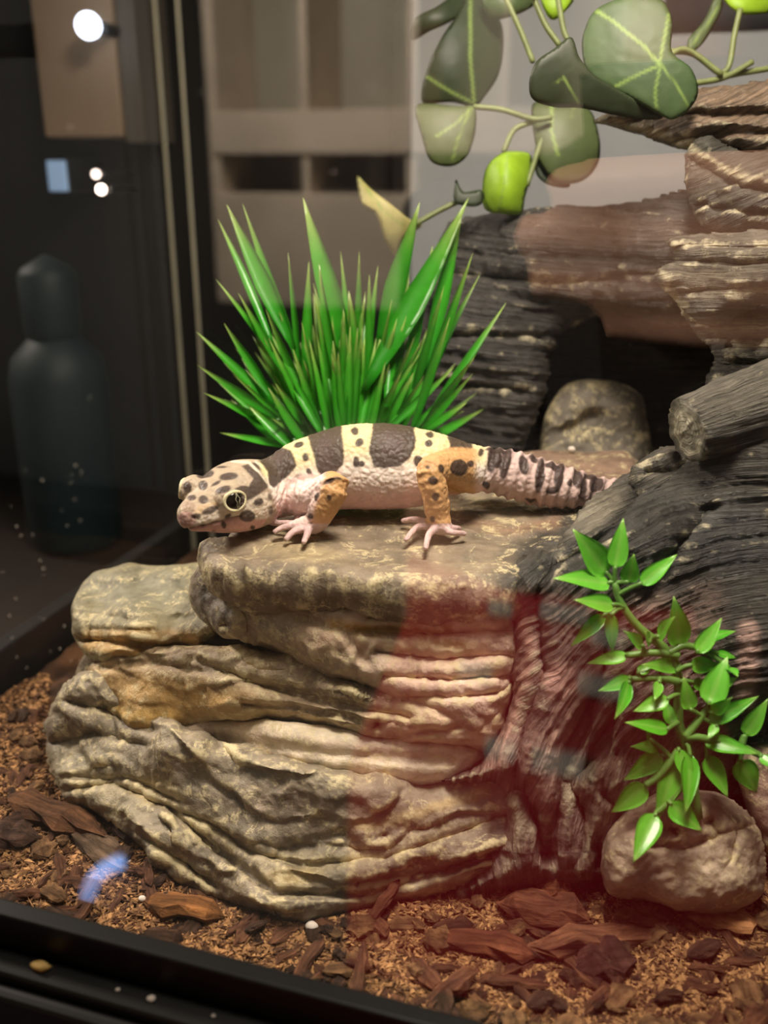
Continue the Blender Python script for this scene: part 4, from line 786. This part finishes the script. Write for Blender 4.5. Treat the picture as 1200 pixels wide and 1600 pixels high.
for s, d in (([(350, -10), (400, 100), (440, 200)], .37), ([(520, -1497), (500, -900), (470, -300), (440, -10)], .3625), ([(250, 345), (340, 355), (440, 385), (500, 380)], .378), ([(440, -10), (480, 80), (525, 145)], .365), ([(520, -10), (540, 100), (560, 140)], .368), ([(1110, 30), (1090, 120), (1075, 210), (1050, 240)], .362), ([(880, 165), (960, 175), (1050, 240), (1120, 235), (1240, 215)], .362), ([(850, 210), (930, 160), (1050, 240)], .358), ([(60, 725), (140, 680), (205, 650), (270, 630), (400, 600)], .388), ([(345, 490), (380, 420), (450, 390)], .38), ([(960, 270), (1060, 250), (1150, 200)], .36), ([(500, 380), (470, 450), (420, 600)], .382)):
    c = catmull(np.array([list(P(620+x/k4, y/k4, d)) for x, y in s]), 20); V, Fc = tube(c, np.full(20, .0011), 8); mesh('stem', V, Fc, plain('vine_stem', srgb(112, 124, 72), .5, .2, 200) if 'vine_stem' not in bpy.data.materials else bpy.data.materials['vine_stem'], vine)

# ------------------------------------------------------------------ bark chips and fibre on the bedding
def chipmesh(name, l, w_, h, seed, c0, c1_):
    r = np.random.default_rng(seed); ns, m = 7, 8; V = []
    for i in range(ns):
        t = i/(ns-1)*2-1; f = max(.12, (1-abs(t)**4)**.5*(.8+.3*r.random())); oy = r.normal()*w_*.05; oz = r.normal()*h*.08
        for k in range(m):
            a = 2*math.pi*k/m; x = t*l/2*(1+.06*r.normal()); V.append((x, oy+w_/2*f*math.copysign(abs(math.cos(a))**.6, math.cos(a))*(1+.16*r.normal()), oz+h/2*f*math.copysign(abs(math.sin(a))**.6, math.sin(a))*(1+.2*r.normal())))
    Fc = [(i*m+k, (i+1)*m+k, (i+1)*m+(k+1) % m, i*m+(k+1) % m) for i in range(ns-1) for k in range(m)]+[tuple(range(m))[::-1], tuple(range((ns-1)*m, ns*m))]
    V = np.array(V); t = np.clip(.5+.8*fbm(V*np.array([60, 300, 300])+seed, 3), 0, 1)[:, None]; C = lerp(np.array(c0), np.array(c1_), t)
    me = bpy.data.meshes.new(name); me.from_pydata(V.tolist(), [], [list(f) for f in Fc]); me.update()
    a = me.color_attributes.new('Col', 'FLOAT_COLOR', 'POINT'); a.data.foreach_set('color', np.c_[C, np.ones(len(V))].ravel()); me.materials.append(M_bchip)
    me.polygons.foreach_set('use_smooth', [False and i % 3 > 0 for i in range(len(me.polygons))]); return me
cd0, cd1, cl0, cl1 = srgb(46, 32, 24), srgb(82, 58, 42), srgb(84, 60, 40), srgb(138, 104, 70)
variants = [chipmesh('bark_chip', l, w_, h, i+11, *(((cd0, cd1), (cl0, cl1), (srgb(64, 40, 30), srgb(108, 72, 50)))[i % 3])) for i, (l, w_, h) in enumerate([(.016, .008, .0035), (.012, .006, .003), (.020, .007, .004), (.009, .006, .003), (.014, .010, .003), (.022, .005, .003), (.008, .004, .0025), (.011, .009, .005), (.018, .0045, .0028)])]
def place_chip(u, v, me, z=.0012, rz=None, tilt=.25, sc=1.0, label='small brown bark chip lying on the loose fibre bedding', group='loose bark chips on the bedding', name='bark_chip'):
    p = Pz(u, v, 0); p[2] = float(ground(np.array([[p[0], p[1]]]))[0])+z
    o = bpy.data.objects.new(name, me); o.location = p; o.rotation_euler = (rng.normal()*tilt, rng.normal()*tilt*.6, rng.uniform(0, 6.28) if rz is None else rz); o.scale = (sc,)*3
    link(o); return tag(o, label, 'bark chip', group)
base_ol = np.array([(74, 1170), (98, 1240), (160, 1272), (205, 1308), (240, 1345), (300, 1388), (400, 1428), (480, 1438), (560, 1420), (640, 1405), (720, 1390), (830, 1390), (930, 1385), (1010, 1400), (1080, 1414), (1145, 1414), (1190, 1390), (1195, 1335), (1300, 1320), (1300, 300), (74, 300)], float)
nchip = 0
vdesc = ['dark brown oval bark chip', 'light brown narrow bark chip', 'reddish brown long bark chip', 'dark brown stubby bark chip', 'light brown broad bark flake', 'reddish brown thin bark sliver', 'dark brown tiny bark crumb', 'light brown chunky bark lump', 'reddish brown slender bark splinter']
while nchip < 240:
    u = rng.uniform(-10, 1210); v = rng.uniform(1075, 1610)
    if v > 1427+u*.26-4 or inside(np.array([[u, v]]), base_ol)[0] or seg_dist(np.array([[u, v]]), base_ol, True)[0] < 14: continue
    if u > 1190 and v < 1400: continue
    p = Pz(u, v, 0)
    if p[1] < .016 or p[0] < XL+.014: continue
    k = rng.integers(len(variants))
    where = 'left of the layered rock' if u < 230 else 'before the layered rock' if u < 720 else 'before the tree stump' if u < 960 else 'before the pitted stone'
    place_chip(u, v, variants[k], .0008+rng.uniform(0, .0025), sc=rng.uniform(.38, .85), label=vdesc[k]+' on the bedding '+where, group='loose bark chips '+where); nchip += 1
def big(u, v, l, w_, h, rz, seed, c0, c1_, label, z=.002, tilt=.08): place_chip(u, v, chipmesh('bark_strip', l, w_, h, seed, c0, c1_), z, rz, tilt, 1.0, label, None, 'bark_strip')
big(85, 1275, .044, .011, .007, -.20, 91, srgb(66, 44, 30), srgb(112, 76, 50), 'long flat brown bark strip against the left end of the rock', .004)
big(160, 1325, .032, .010, .004, -.35, 92, srgb(74, 60, 48), srgb(104, 84, 66), 'grey brown bark strip beside the long flat strip', .002)
big(195, 1300, .014, .007, .005, -.5, 93, srgb(44, 32, 26), srgb(72, 52, 40), 'short dark bark lump pressed against the rock base', .004)
big(285, 1415, .026, .008, .005, .1, 94, srgb(96, 62, 34), srgb(150, 100, 56), 'orange brown splintered wood strip before the rock base', .003)
big(20, 1310, .016, .010, .006, .3, 95, srgb(50, 36, 30), srgb(84, 62, 50), 'dark rounded bark lump below the long bark strip', .004)
big(850, 1425, .026, .012, .008, .15, 96, srgb(84, 52, 38), srgb(122, 78, 54), 'reddish brown half round bark piece before the tree stump', .004)
big(930, 1470, .040, .008, .006, .45, 97, srgb(92, 58, 42), srgb(136, 92, 66), 'long ridged reddish bark stick before the pitted stone', .003)
big(760, 1475, .028, .009, .005, .1, 98, srgb(86, 50, 36), srgb(120, 74, 50), 'flat reddish bark plate beside the ridged bark stick', .003)
big(1040, 1385, .019, .010, .004, .3, 99, srgb(48, 30, 26), srgb(78, 50, 42), 'dark brown bark flake leaning on the pitted stone', .010, .2)
big(945, 1505, .016, .013, .006, .5, 100, srgb(58, 36, 30), srgb(86, 56, 46), 'dark squarish bark chunk below the ridged bark stick', .003)
big(1130, 1440, .020, .009, .004, .2, 101, srgb(140, 92, 58), srgb(182, 132, 88), 'pale orange wood splinter right of the pitted stone', .003)
big(865, 1395, .010, .009, .009, .2, 102, srgb(104, 62, 40), srgb(140, 90, 58), 'upright brown bark bit at the foot of the stump', .005)
big(600, 1425, .016, .0035, .003, 1.2, 103, srgb(70, 42, 30), srgb(104, 66, 46), 'thin dark bark splinter pointing up at the rock base', .006, .6)
M_white = plain('white_grit', srgb(226, 214, 200), .7, .1, 300)
def pebble(u, v, z, r, label):
    V, Fc = ball(np.zeros(3), r, 8); V = V*(1+.25*fbm(V*250+u, 2))[:, None]*np.array([1, .8, .7]); p = Pz(u, v, z); p[2] = z+r*.6
    o = mesh('white_pebble', V, Fc, M_white); o.location = p; tag(o, label, 'pebble')
pebble(488, 1452, -.002, .0019, 'white pebble on the bedding before the rock base')
pebble(893, 706, ZL, .0016, 'tiny white pebble on the ledge beside the hollow log')
pebble(200, 1348, -.001, .0010, 'tiny white grain among bark beside the short dark lump')
pebble(222, 1407, -.001, .0012, 'tiny white grain on the splintered wood strip')
# loose fibre
def fibres(n):
    V = []; Fc = []; C = []; k = 0
    cand = np.c_[rng.uniform(-30, 1230, n*4), rng.uniform(1040, 1620, n*4)]; cand = cand[~inside(cand, base_ol)]
    for u, v in cand:
        if k >= n: break
        p = Pz(u, v, 0)
        if p[1] < .007 or p[1] > YB-.004 or p[0] < XL+.004: continue
        z = float(0); L = rng.uniform(.0012, .0048)*(1.8 if rng.random() < .06 else 1); wd = rng.uniform(.0004, .0016); a = rng.uniform(0, 6.28); el = rng.normal()*.35
        d = np.array([math.cos(a)*math.cos(el), math.sin(a)*math.cos(el), math.sin(el)])*L/2; s = np.array([-math.sin(a), math.cos(a), 0])*wd/2; h = np.array([0, 0, wd*.35]); b0 = len(V)
        V += [p-d, p+s+h, p-s+h, p+d, p+s-h, p-s-h]
        Fc += [(b0, b0+1, b0+2), (b0+3, b0+2, b0+1), (b0, b0+4, b0+1), (b0+3, b0+1, b0+4), (b0, b0+2, b0+5), (b0+3, b0+5, b0+2), (b0, b0+5, b0+4), (b0+3, b0+4, b0+5)]
        t = rng.random(); c = lerp(np.array(srgb(70, 44, 30)), np.array(srgb(186, 140, 92)), t**1.6); C += [c]*6; k += 1
    V = np.array(V); g = np.repeat(ground(V.reshape(-1, 6, 3)[:, :, :2].mean(1)), 6); V[:, 2] += g+.0012
    tag(mesh('coconut_fibre', V, Fc, M_chip, None, np.array(C), False), 'loose shreds of coconut fibre scattered over the bedding', 'fibre', kind='stuff')
fibres(26000)

# ------------------------------------------------------------------ outside the tank
def onwall(u, v, y): return Py(u, v, y)
YW = .548
M_beige = plain('beige_board', srgb(186, 160, 130), .6, .08, 6)
a = onwall(70, 215, .50); b = onwall(192, -60, .50)
wc = thing('wall_cupboard', 'beige hanging wall cupboard beyond the left end of the tank', 'cupboard', loc=(a[0], .52, a[2]))
bevel_box('cupboard_body', (a[0], b[0]-.012, .50, YW, a[2], .75), M_beige, wc, .002); bevel_box('cupboard_side_strip', (b[0]-.011, b[0]+.004, .502, YW, a[2]-.004, .75), plain('grey_edge', srgb(112, 104, 92), .6, .1, 6), wc, .001)
# pale board on the wall behind the tank
M_pale = plain('pale_blue_board', srgb(206, 210, 212), .7, .06, 8)
a = onwall(640, 340, .53); b = onwall(1330, -120, .53)
bd_ = thing('notice_board', 'pale blue grey board on the wall behind the ivy', 'board', loc=(a[0], .54, a[2]-.2))
bevel_box('panel', (a[0], b[0], .53, YW, a[2]-.3, b[2]), M_pale, bd_, .002); bevel_box('frame_edge', (a[0]-.012, a[0], .525, YW, a[2]-.3, b[2]), M_black, bd_, .001)
p0 = onwall(1040, -10, .529); p1 = onwall(1330, 40, .529); V, Fc = box(p0[0], p1[0], .527, .5299, p1[2], p0[2]); mesh('dark_stripe', V, Fc, plain('slate_stripe', srgb(70, 76, 84), .7), bd_)
def bulb(u, v, y, r, rgb, s, label, name='led_bulb'):
    t_ = thing(name, label, 'lamp', loc=tuple(onwall(u, v, y))); c = onwall(u, v, y); V, Fc = ball(c, r, 10); mesh('bulb', V, Fc, emis(name+str(u), rgb, s), t_)
    V, Fc = tube([c+np.array([0, r*.8, 0]), np.array([c[0], YW, c[2]])], [r*.5, r*.5], 10); mesh('wall_fitting', V, Fc, M_black, t_)
bulb(138, 40, .47, .0085, (.78, .86, 1.0), 7, 'round cool white bulb in front of the wall cupboard')
bulb(150, 272, .50, .0030, (1.0, .80, .68), 6, 'upper of two tiny warm bulbs below the wall cupboard')
bulb(158, 296, .50, .0034, (1.0, .82, .70), 12, 'lower of two tiny warm bulbs below the wall cupboard')
c = onwall(88, 275, .50); sc2 = thing('small_screen', 'small glowing blue screen left of the tiny warm bulbs', 'screen', loc=tuple(c))
bevel_box('screen_face', (c[0]-.008, c[0]+.008, .50, .503, c[2]-.011, c[2]+.011), emis('blue_screen', (.35, .52, .75), .5), sc2, .001); bevel_box('screen_back', (c[0]-.009, c[0]+.009, .503, YW, c[2]-.012, c[2]+.012), M_black, sc2, .001)
# teal bottle added on the stand, in place of a mirrored patch of clothing
M_teal = plain('teal_plastic', srgb(7, 34, 38), .6, .1, 20)
bp = onwall(112, 760, .40); bt = thing('added_teal_bottle', 'added dark teal bottle in place of a teal reflection beyond the tank end', 'bottle', loc=(bp[0], .40, -.055))
z0 = -.055
for nm, prof_ in (('bottle_body', [(.030, 0), (.033, .006), (.033, .12), (.030, .135), (.016, .15)]), ('bottle_cap', [(.018, .15), (.019, .152), (.019, .19), (.017, .194)])):
    V, Fc = tube([(bp[0], .40, z0+h) for r, h in prof_], [r for r, h in prof_], 28, True, upref=(0, 1, 0)); mesh(nm, V, Fc, M_teal, bt)
# things behind the photographer that the front pane mirrors: wooden shelf unit, lamps
def mirror(u, v, dist):                # point seen mirrored in the front pane at pixel (u, v), at horizontal depth y = -dist
    q = Py(u, v, dist); return np.array([q[0], -dist, q[2]])
YS = 2.45
M_wood = plain('light_wood', srgb(190, 174, 154), .55, .12, 6); M_wood2 = plain('olive_panel', srgb(146, 140, 122), .6, .1, 5); M_shade = plain('shelf_back', srgb(70, 62, 50), .7, .1, 5)
x0 = mirror(335, 300, YS)[0]; x1 = mirror(1150, 300, YS)[0]; zz = lambda v: mirror(620, v, YS)[2]
su = thing('shelf_unit', 'light wooden shelf unit mirrored in the front glass', 'shelf', loc=((x0+x1)/2, -YS-.15, ZF))
bevel_box('back_panel', (x0, x1, -YS-.30, -YS-.28, ZF, 1.2), M_wood2, su, .002)
for va, vb in ((170, 240), (305, 485)): bevel_box('shelf_board', (x0, x1, -YS-.28, -YS, zz(vb), zz(va)), M_wood, su, .004)
bevel_box('shelf_board', (x0, x1, -YS-.28, -YS-.02, zz(760), zz(735)), M_stand, su, .004)
for u, wd in ((335, .03), (476, .02), (640, .03), (780, .02), (960, .02), (1150, .03)): x = mirror(u, 300, YS)[0]; bevel_box('upright', (x-wd/2, x+wd/2, -YS-.28, -YS-.01, zz(485), 1.2), M_wood, su, .003)
bevel_box('lower_door', (x0, x1, -YS-.27, -YS-.03, ZF, zz(770)), M_stand, su, .003)
# lamp housings that carry the lights
def dome(name, loc, tgt, r, label, rest):
    t_ = thing(name, label, 'lamp', loc=tuple(loc)); loc = np.array(loc); d = np.array(tgt)-loc; d = d/np.linalg.norm(d)
    prof_ = [(r*1.15, .012), (r*1.1, -.004), (r*.85, -.035), (r*.4, -.055), (r*.35, -.09), (.004, -.092)]
    V, Fc = tube([loc+d*h for rr, h in prof_], [rr for rr, h in prof_], 32, False); mesh('shade', V, Fc, M_black, t_)
    e = loc-d*.09; V, Fc = tube(catmull(np.array([e, (e+np.array(rest))/2+np.array([0, 0, .03]), np.array(rest)]), 14), np.full(14, .006), 10); mesh('lamp_arm', V, Fc, M_black, t_)
dome('clamp_lamp', (-0.02, 0.06, 0.482), (-0.03, 0.10, 0.08), .07, 'black dome lamp clamped over the tank rim', (0.05, .306, .447))
dome('ceiling_lamp', (-0.95, -1.60, 1.19), (-0.95, -2.20, -0.1), .19, 'black ceiling lamp of the room before the shelf unit', (-.95, -1.55, 1.3))
# blue light stick on the floor, mirrored low in the pane
c = mirror(165, 1375, 1.0); L = []
for du, dv in ((-28, 30), (-20, 8), (0, -12), (24, -22)):
    q = Pz(165+du, 1370+dv, ZF+.02); L.append((q[0], -q[1], ZF+.02))
V, Fc = tube(catmull(np.array(L), 20), np.full(20, .016), 10); ls = thing('light_stick', 'curved blue light stick lying on the floor', 'lamp', loc=tuple(L[1])); mesh('glow_tube', V, Fc, emis('blue_glow', (.32, .5, 1.0), 3.2), ls)

# ------------------------------------------------------------------ the photographer, seen mirrored in the front pane
def remeshed(parts, vox, sm=4):
    V, Fc = merge(parts); me = bpy.data.meshes.new('t'); me.from_pydata(V.tolist(), [], [list(map(int, f)) for f in Fc])
    bm = bmesh.new(); bm.from_mesh(me); bmesh.ops.recalc_face_normals(bm, faces=bm.faces[:]); bm.to_mesh(me); bm.free()
    ob = bpy.data.objects.new('t', me); col.objects.link(ob); r = ob.modifiers.new('r', 'REMESH'); r.mode = 'VOXEL'; r.voxel_size = vox
    s = ob.modifiers.new('s', 'SMOOTH'); s.factor = .5; s.iterations = sm
    em = bpy.data.meshes.new_from_object(ob.evaluated_get(bpy.context.evaluated_depsgraph_get())); bpy.data.objects.remove(ob)
    V = np.zeros(len(em.vertices)*3); em.vertices.foreach_get('co', V); Fc = [tuple(p.vertices) for p in em.polygons]; bpy.data.meshes.remove(em); return V.reshape(-1, 3), Fc
PX, PYY = -.01, -.64
def pt(x, y, z): return np.array([PX+x, PYY+y, ZF+z])
def limbm(p, r, flat=1.0, k=24, n=18): c = catmull(np.array([list(q)+[x] for q, x in zip(p, r)]), k); return tube(c[:, :3], c[:, 3], n, True, flat, (0, 1, 0))
BACK = .036
def cp(r, u, b): return CAM+RV*r+UV*u-FV*(BACK+b)          # near the phone: right, up, back
wrist = cp(.072, -.085, .02); elbow_r = pt(.26, .10, 1.06); sh_r = pt(.17, 0, 1.40); sh_l = pt(-.16, -.02, 1.39); elbow_l = pt(-.20, -.08, 1.10); wrist_l = pt(-.20, -.06, .84)
fingers = [[cp(.058, -.022, .006), cp(.046, -.015, -.008), cp(.010, -.013, -.013), cp(-.030, -.014, -.013), cp(-.062, -.017, -.010)], [cp(.060, -.040, .006), cp(.048, -.034, -.008), cp(.008, -.032, -.013), cp(-.040, -.033, -.014), cp(-.078, -.036, -.011)], [cp(.062, -.056, .006), cp(.048, -.051, -.008), cp(.008, -.050, -.013), cp(-.038, -.051, -.014), cp(-.074, -.054, -.011)], [cp(.064, -.070, .008), cp(.050, -.066, -.006), cp(.015, -.066, -.012), cp(-.015, -.067, -.013), cp(-.045, -.069, -.011)]]
thumb = [cp(.066, -.075, .014), cp(.056, -.050, .026), cp(.036, -.030, .030), cp(.012, -.022, .028)]
body = [limbm([pt(0, 0, .84), pt(0, 0, .95), pt(0, .01, 1.10), pt(0, .01, 1.25), pt(0, 0, 1.38), pt(0, -.01, 1.45)], [.16, .165, .150, .165, .16, .07], .62), limbm([pt(0, -.01, 1.40), pt(0, 0, 1.48), pt(0, .02, 1.55)], [.06, .055, .055]), ball(pt(0, .015, 1.63), .1, 20, (.76, .95, 1.15)), limbm([pt(0, .085, 1.66), pt(0, .115, 1.615), pt(0, .10, 1.595)], [.010, .015, .012]),
        limbm([sh_r, lerp(sh_r, elbow_r, .5), elbow_r, lerp(elbow_r, wrist, .4), wrist, cp(.062, -.065, .008)], [.058, .05, .043, .042, .027, .026]), limbm([cp(.066, -.075, .012), cp(.062, -.048, .006), cp(.058, -.026, .006)], [.021, .019, .014]), limbm(thumb, [.014, .011, .010, .008]),
        limbm([sh_l, lerp(sh_l, elbow_l, .5), elbow_l, lerp(elbow_l, wrist_l, .5), wrist_l], [.058, .05, .043, .040, .027])]
for f_, r_ in zip(fingers, (.0092, .0096, .009, .0078)): body.append(limbm(f_, [r_*1.1, r_*1.08, r_, r_*.95, r_*.8], 1, 20, 12))
for i, dx in enumerate((-.03, -.01, .01, .03)):
    a_ = wrist_l+np.array([dx*.6, .03, -.05]); body.append(limbm([wrist_l, a_, a_+np.array([dx*.3, .02, -.045]), a_+np.array([dx*.3, .01, -.075])], [.018, .011, .009, .007], 1, 12, 10))
body.append(limbm([wrist_l, wrist_l+np.array([.035, .03, -.03]), wrist_l+np.array([.05, .045, -.06])], [.015, .011, .008], 1, 12, 10))
for s in (-1, 1):
    body.append(limbm([pt(s*.09, 0, .88), pt(s*.10, .02, .50), pt(s*.10, -.01, .10), pt(s*.10, .0, .05)], [.088, .060, .040, .042])); body.append(limbm([pt(s*.10, -.05, .045), pt(s*.105, .06, .04), pt(s*.11, .14, .03)], [.035, .042, .026]))
    body.append(ball(pt(s*.075, .0, 1.63), .028, 8, (.4, .7, 1)))
person = thing('person', 'person in black shirt and red apron holding up a phone, mirrored in the glass', 'person', loc=(PX, PYY, ZF))
M_ps = plain('person_skin', srgb(206, 158, 132), .5, .06, 20)
V, Fc = remeshed(body, .0048, 3); mesh('body', V, Fc, M_ps, person)
M_shirt = plain('black_shirt', srgb(30, 29, 30), .9, .15, 40); M_red = plain('red_apron', srgb(176, 22, 44), .8, .08, 30); M_jean = plain('dark_trousers', srgb(30, 34, 46), .9, .15, 60)
up = [limbm([pt(0, 0, .86), pt(0, 0, .95), pt(0, .01, 1.10), pt(0, .01, 1.25), pt(0, 0, 1.38), pt(0, -.01, 1.445)], [.175, .178, .165, .178, .174, .080], .66), limbm([sh_r, lerp(sh_r, elbow_r, .5), lerp(sh_r, elbow_r, .8)], [.070, .064, .062]), limbm([sh_l, lerp(sh_l, elbow_l, .5), lerp(sh_l, elbow_l, .8)], [.070, .064, .062])]
V, Fc = remeshed(up, .009, 3); mesh('shirt', V, Fc, M_shirt, person)
V, Fc = remeshed([limbm([pt(s*.09, 0, .92), pt(s*.10, .02, .50), pt(s*.10, -.01, .08)], [.100, .080, .068]) for s in (-1, 1)]+[limbm([pt(0, 0, .80), pt(0, 0, .92)], [.165, .175], .66)], .009, 3); mesh('trousers', V, Fc, M_jean, person)
for s in (-1, 1): V, Fc = remeshed([limbm([pt(s*.10, -.055, .045), pt(s*.105, .06, .045), pt(s*.11, .15, .035)], [.042, .050, .034])], .006, 2); mesh('shoe', V, Fc, M_black, person)
V, Fc = ball(pt(0, -.01, 1.665), .108, 16, (.80, .95, 1.02)); mesh('hair', V[V[:, 2] > -9], Fc, plain('dark_hair', srgb(40, 30, 24), .6, .3, 80), person)
for s in (-1, 1): V, Fc = ball(pt(s*.032, .098, 1.645), .011, 10); mesh('eye', V, Fc, plain('eye_white', srgb(220, 214, 208), .2, .02) if 'eye_white' not in bpy.data.materials else bpy.data.materials['eye_white'], person)
# apron: curved sheet hugging the front of the torso
zb_t = -.105; V = []; Fc = []; nu, nvv = 15, 20
for lay in (0, .003):
    for j in range(nvv):
        z = lerp(zb_t, -.62, j/(nvv-1)); hw = .150 if z > -.16 else min(.150+(-.16-z)*.35, .21)
        for i in range(nu):
            x = (2*i/(nu-1)-1); V.append((PX-.045+x*hw, PYY+.130+lay-.055*x*x+.004*math.sin(x*9+z*14), z))
o_ = nu*nvv
for j in range(nvv-1):
    for i in range(nu-1): a = j*nu+i; Fc += [(a, a+nu, a+nu+1, a+1), (o_+a, o_+a+1, o_+a+nu+1, o_+a+nu)]
for i in range(nu-1): Fc.append((i, i+1, o_+i+1, o_+i))
ap = mesh('apron', V, Fc, M_red, person)
M_print = plain('grey_print', srgb(190, 186, 182), .8, .1, 40)
for (u, v, w_, h_) in ((735, 1065, 34, 20), (880, 960, 44, 16), (785, 1180, 40, 22), (935, 1075, 40, 20), (870, 1195, 50, 26), (950, 1000, 30, 16), (780, 960, 26, 14)):
    q = mirror(u, v, -(PYY+.136)); sx = w_*.65/1596; sz = h_*.65/1596
    xr = (q[0]-PX+.045)/.16; y = PYY+.1345-.055*xr*xr; V, Fc = box(q[0]-sx, q[0]+sx, y, y+.003, q[2]-sz, q[2]+sz); po = mesh('print_patch', V, Fc, M_print, None, smooth=False); po.parent = ap; po.matrix_parent_inverse = Matrix.Translation(-Vector(person.location))
for s in (-1, 1): V, Fc = tube([pt(s*.10, .115, zb_t-ZF), pt(s*.09, .11, 1.30), pt(s*.06, .02, 1.45)], [.008, .008, .008], 8, True, .5); mesh('apron_strap', V, Fc, M_shirt, person)
# phone just behind the lens
ph = thing('phone', 'dark phone held up in the right hand, mirrored in the glass', 'phone', loc=tuple(cp(-.018, -.06, .004)))
def slab_c(name, r0, r1, u0, u1, b0, b1, m, par, bev=.003):
    V, Fc = box(r0, r1, u0, u1, b0, b1); me_o = mesh(name, V, Fc, m, None, smooth=False); bm = bmesh.new(); bm.from_mesh(me_o.data); bmesh.ops.bevel(bm, geom=bm.edges[:], offset=bev, segments=3, affect='EDGES'); bmesh.ops.recalc_face_normals(bm, faces=bm.faces[:]); bm.to_mesh(me_o.data); bm.free()
    n = len(me_o.data.vertices); a = np.zeros(n*3); me_o.data.vertices.foreach_get('co', a); a = a.reshape(-1, 3); W = np.array([cp(*q) for q in a])-np.array(par.location); me_o.data.vertices.foreach_set('co', W.ravel()); me_o.data.update(); me_o.parent = par; return me_o
slab_c('case', -.056, .021, -.138, .018, 0, .009, plain('phone_case', srgb(34, 30, 30), .5, .1, 60), ph)
slab_c('screen', -.053, .018, -.134, .014, .0091, .0096, emis('phone_screen', (.30, .28, .25), .25), ph, .0001)
slab_c('camera_bump', -.016, .016, -.016, .014, -.002, .0, M_black, ph, .0009)

# dust on the front pane and crumbs on the rim
V = []; Fc = []
for i in range(46):
    u, v = (rng.uniform(0, 130), rng.uniform(720, 1050)) if i < 34 else (rng.uniform(0, 1200), rng.uniform(100, 1300)); c = Py(u, v, .0046); r = rng.uniform(.00008, .0002); b0 = len(V)
    V += [c+np.array(d)*r for d in ((1, 0, 0), (-1, 0, 0), (0, 1, 0), (0, -1, 0), (0, 0, 1.4), (0, 0, -1.4))]; Fc += [tuple(b0+k for k in f) for f in ((0, 2, 4), (2, 1, 4), (1, 3, 4), (3, 0, 4), (2, 0, 5), (1, 2, 5), (3, 1, 5), (0, 3, 5))]
tag(mesh('glass_dust', V, Fc, M_white, None, smooth=False), 'white dust specks stuck inside the front glass', 'dust', kind='stuff')
for i, (u, v, r, lab) in enumerate(((57, 1474, .0016, 'straw coloured crumb on the black tank rim'), (232, 1519, .0010, 'white crumb on the middle of the black rim'), (180, 1509, .0006, 'tiny pale speck on the black tank rim'), (330, 1550, .0005, 'tiny grey speck on the black rim beside the bedding'))):
    q = Py(u, v, -.0085); q[2] = .0225+r*.5; V, Fc = ball(np.zeros(3), r, 6); V = V*(1+.4*fbm(V*500+i*3, 2))[:, None]*np.array([1.6 if i == 0 else 1, .9, .6]); o = mesh('crumb', V, Fc, plain('straw', srgb(206, 170, 100), .7) if i == 0 else M_white); o.location = q; tag(o, lab, 'crumb')
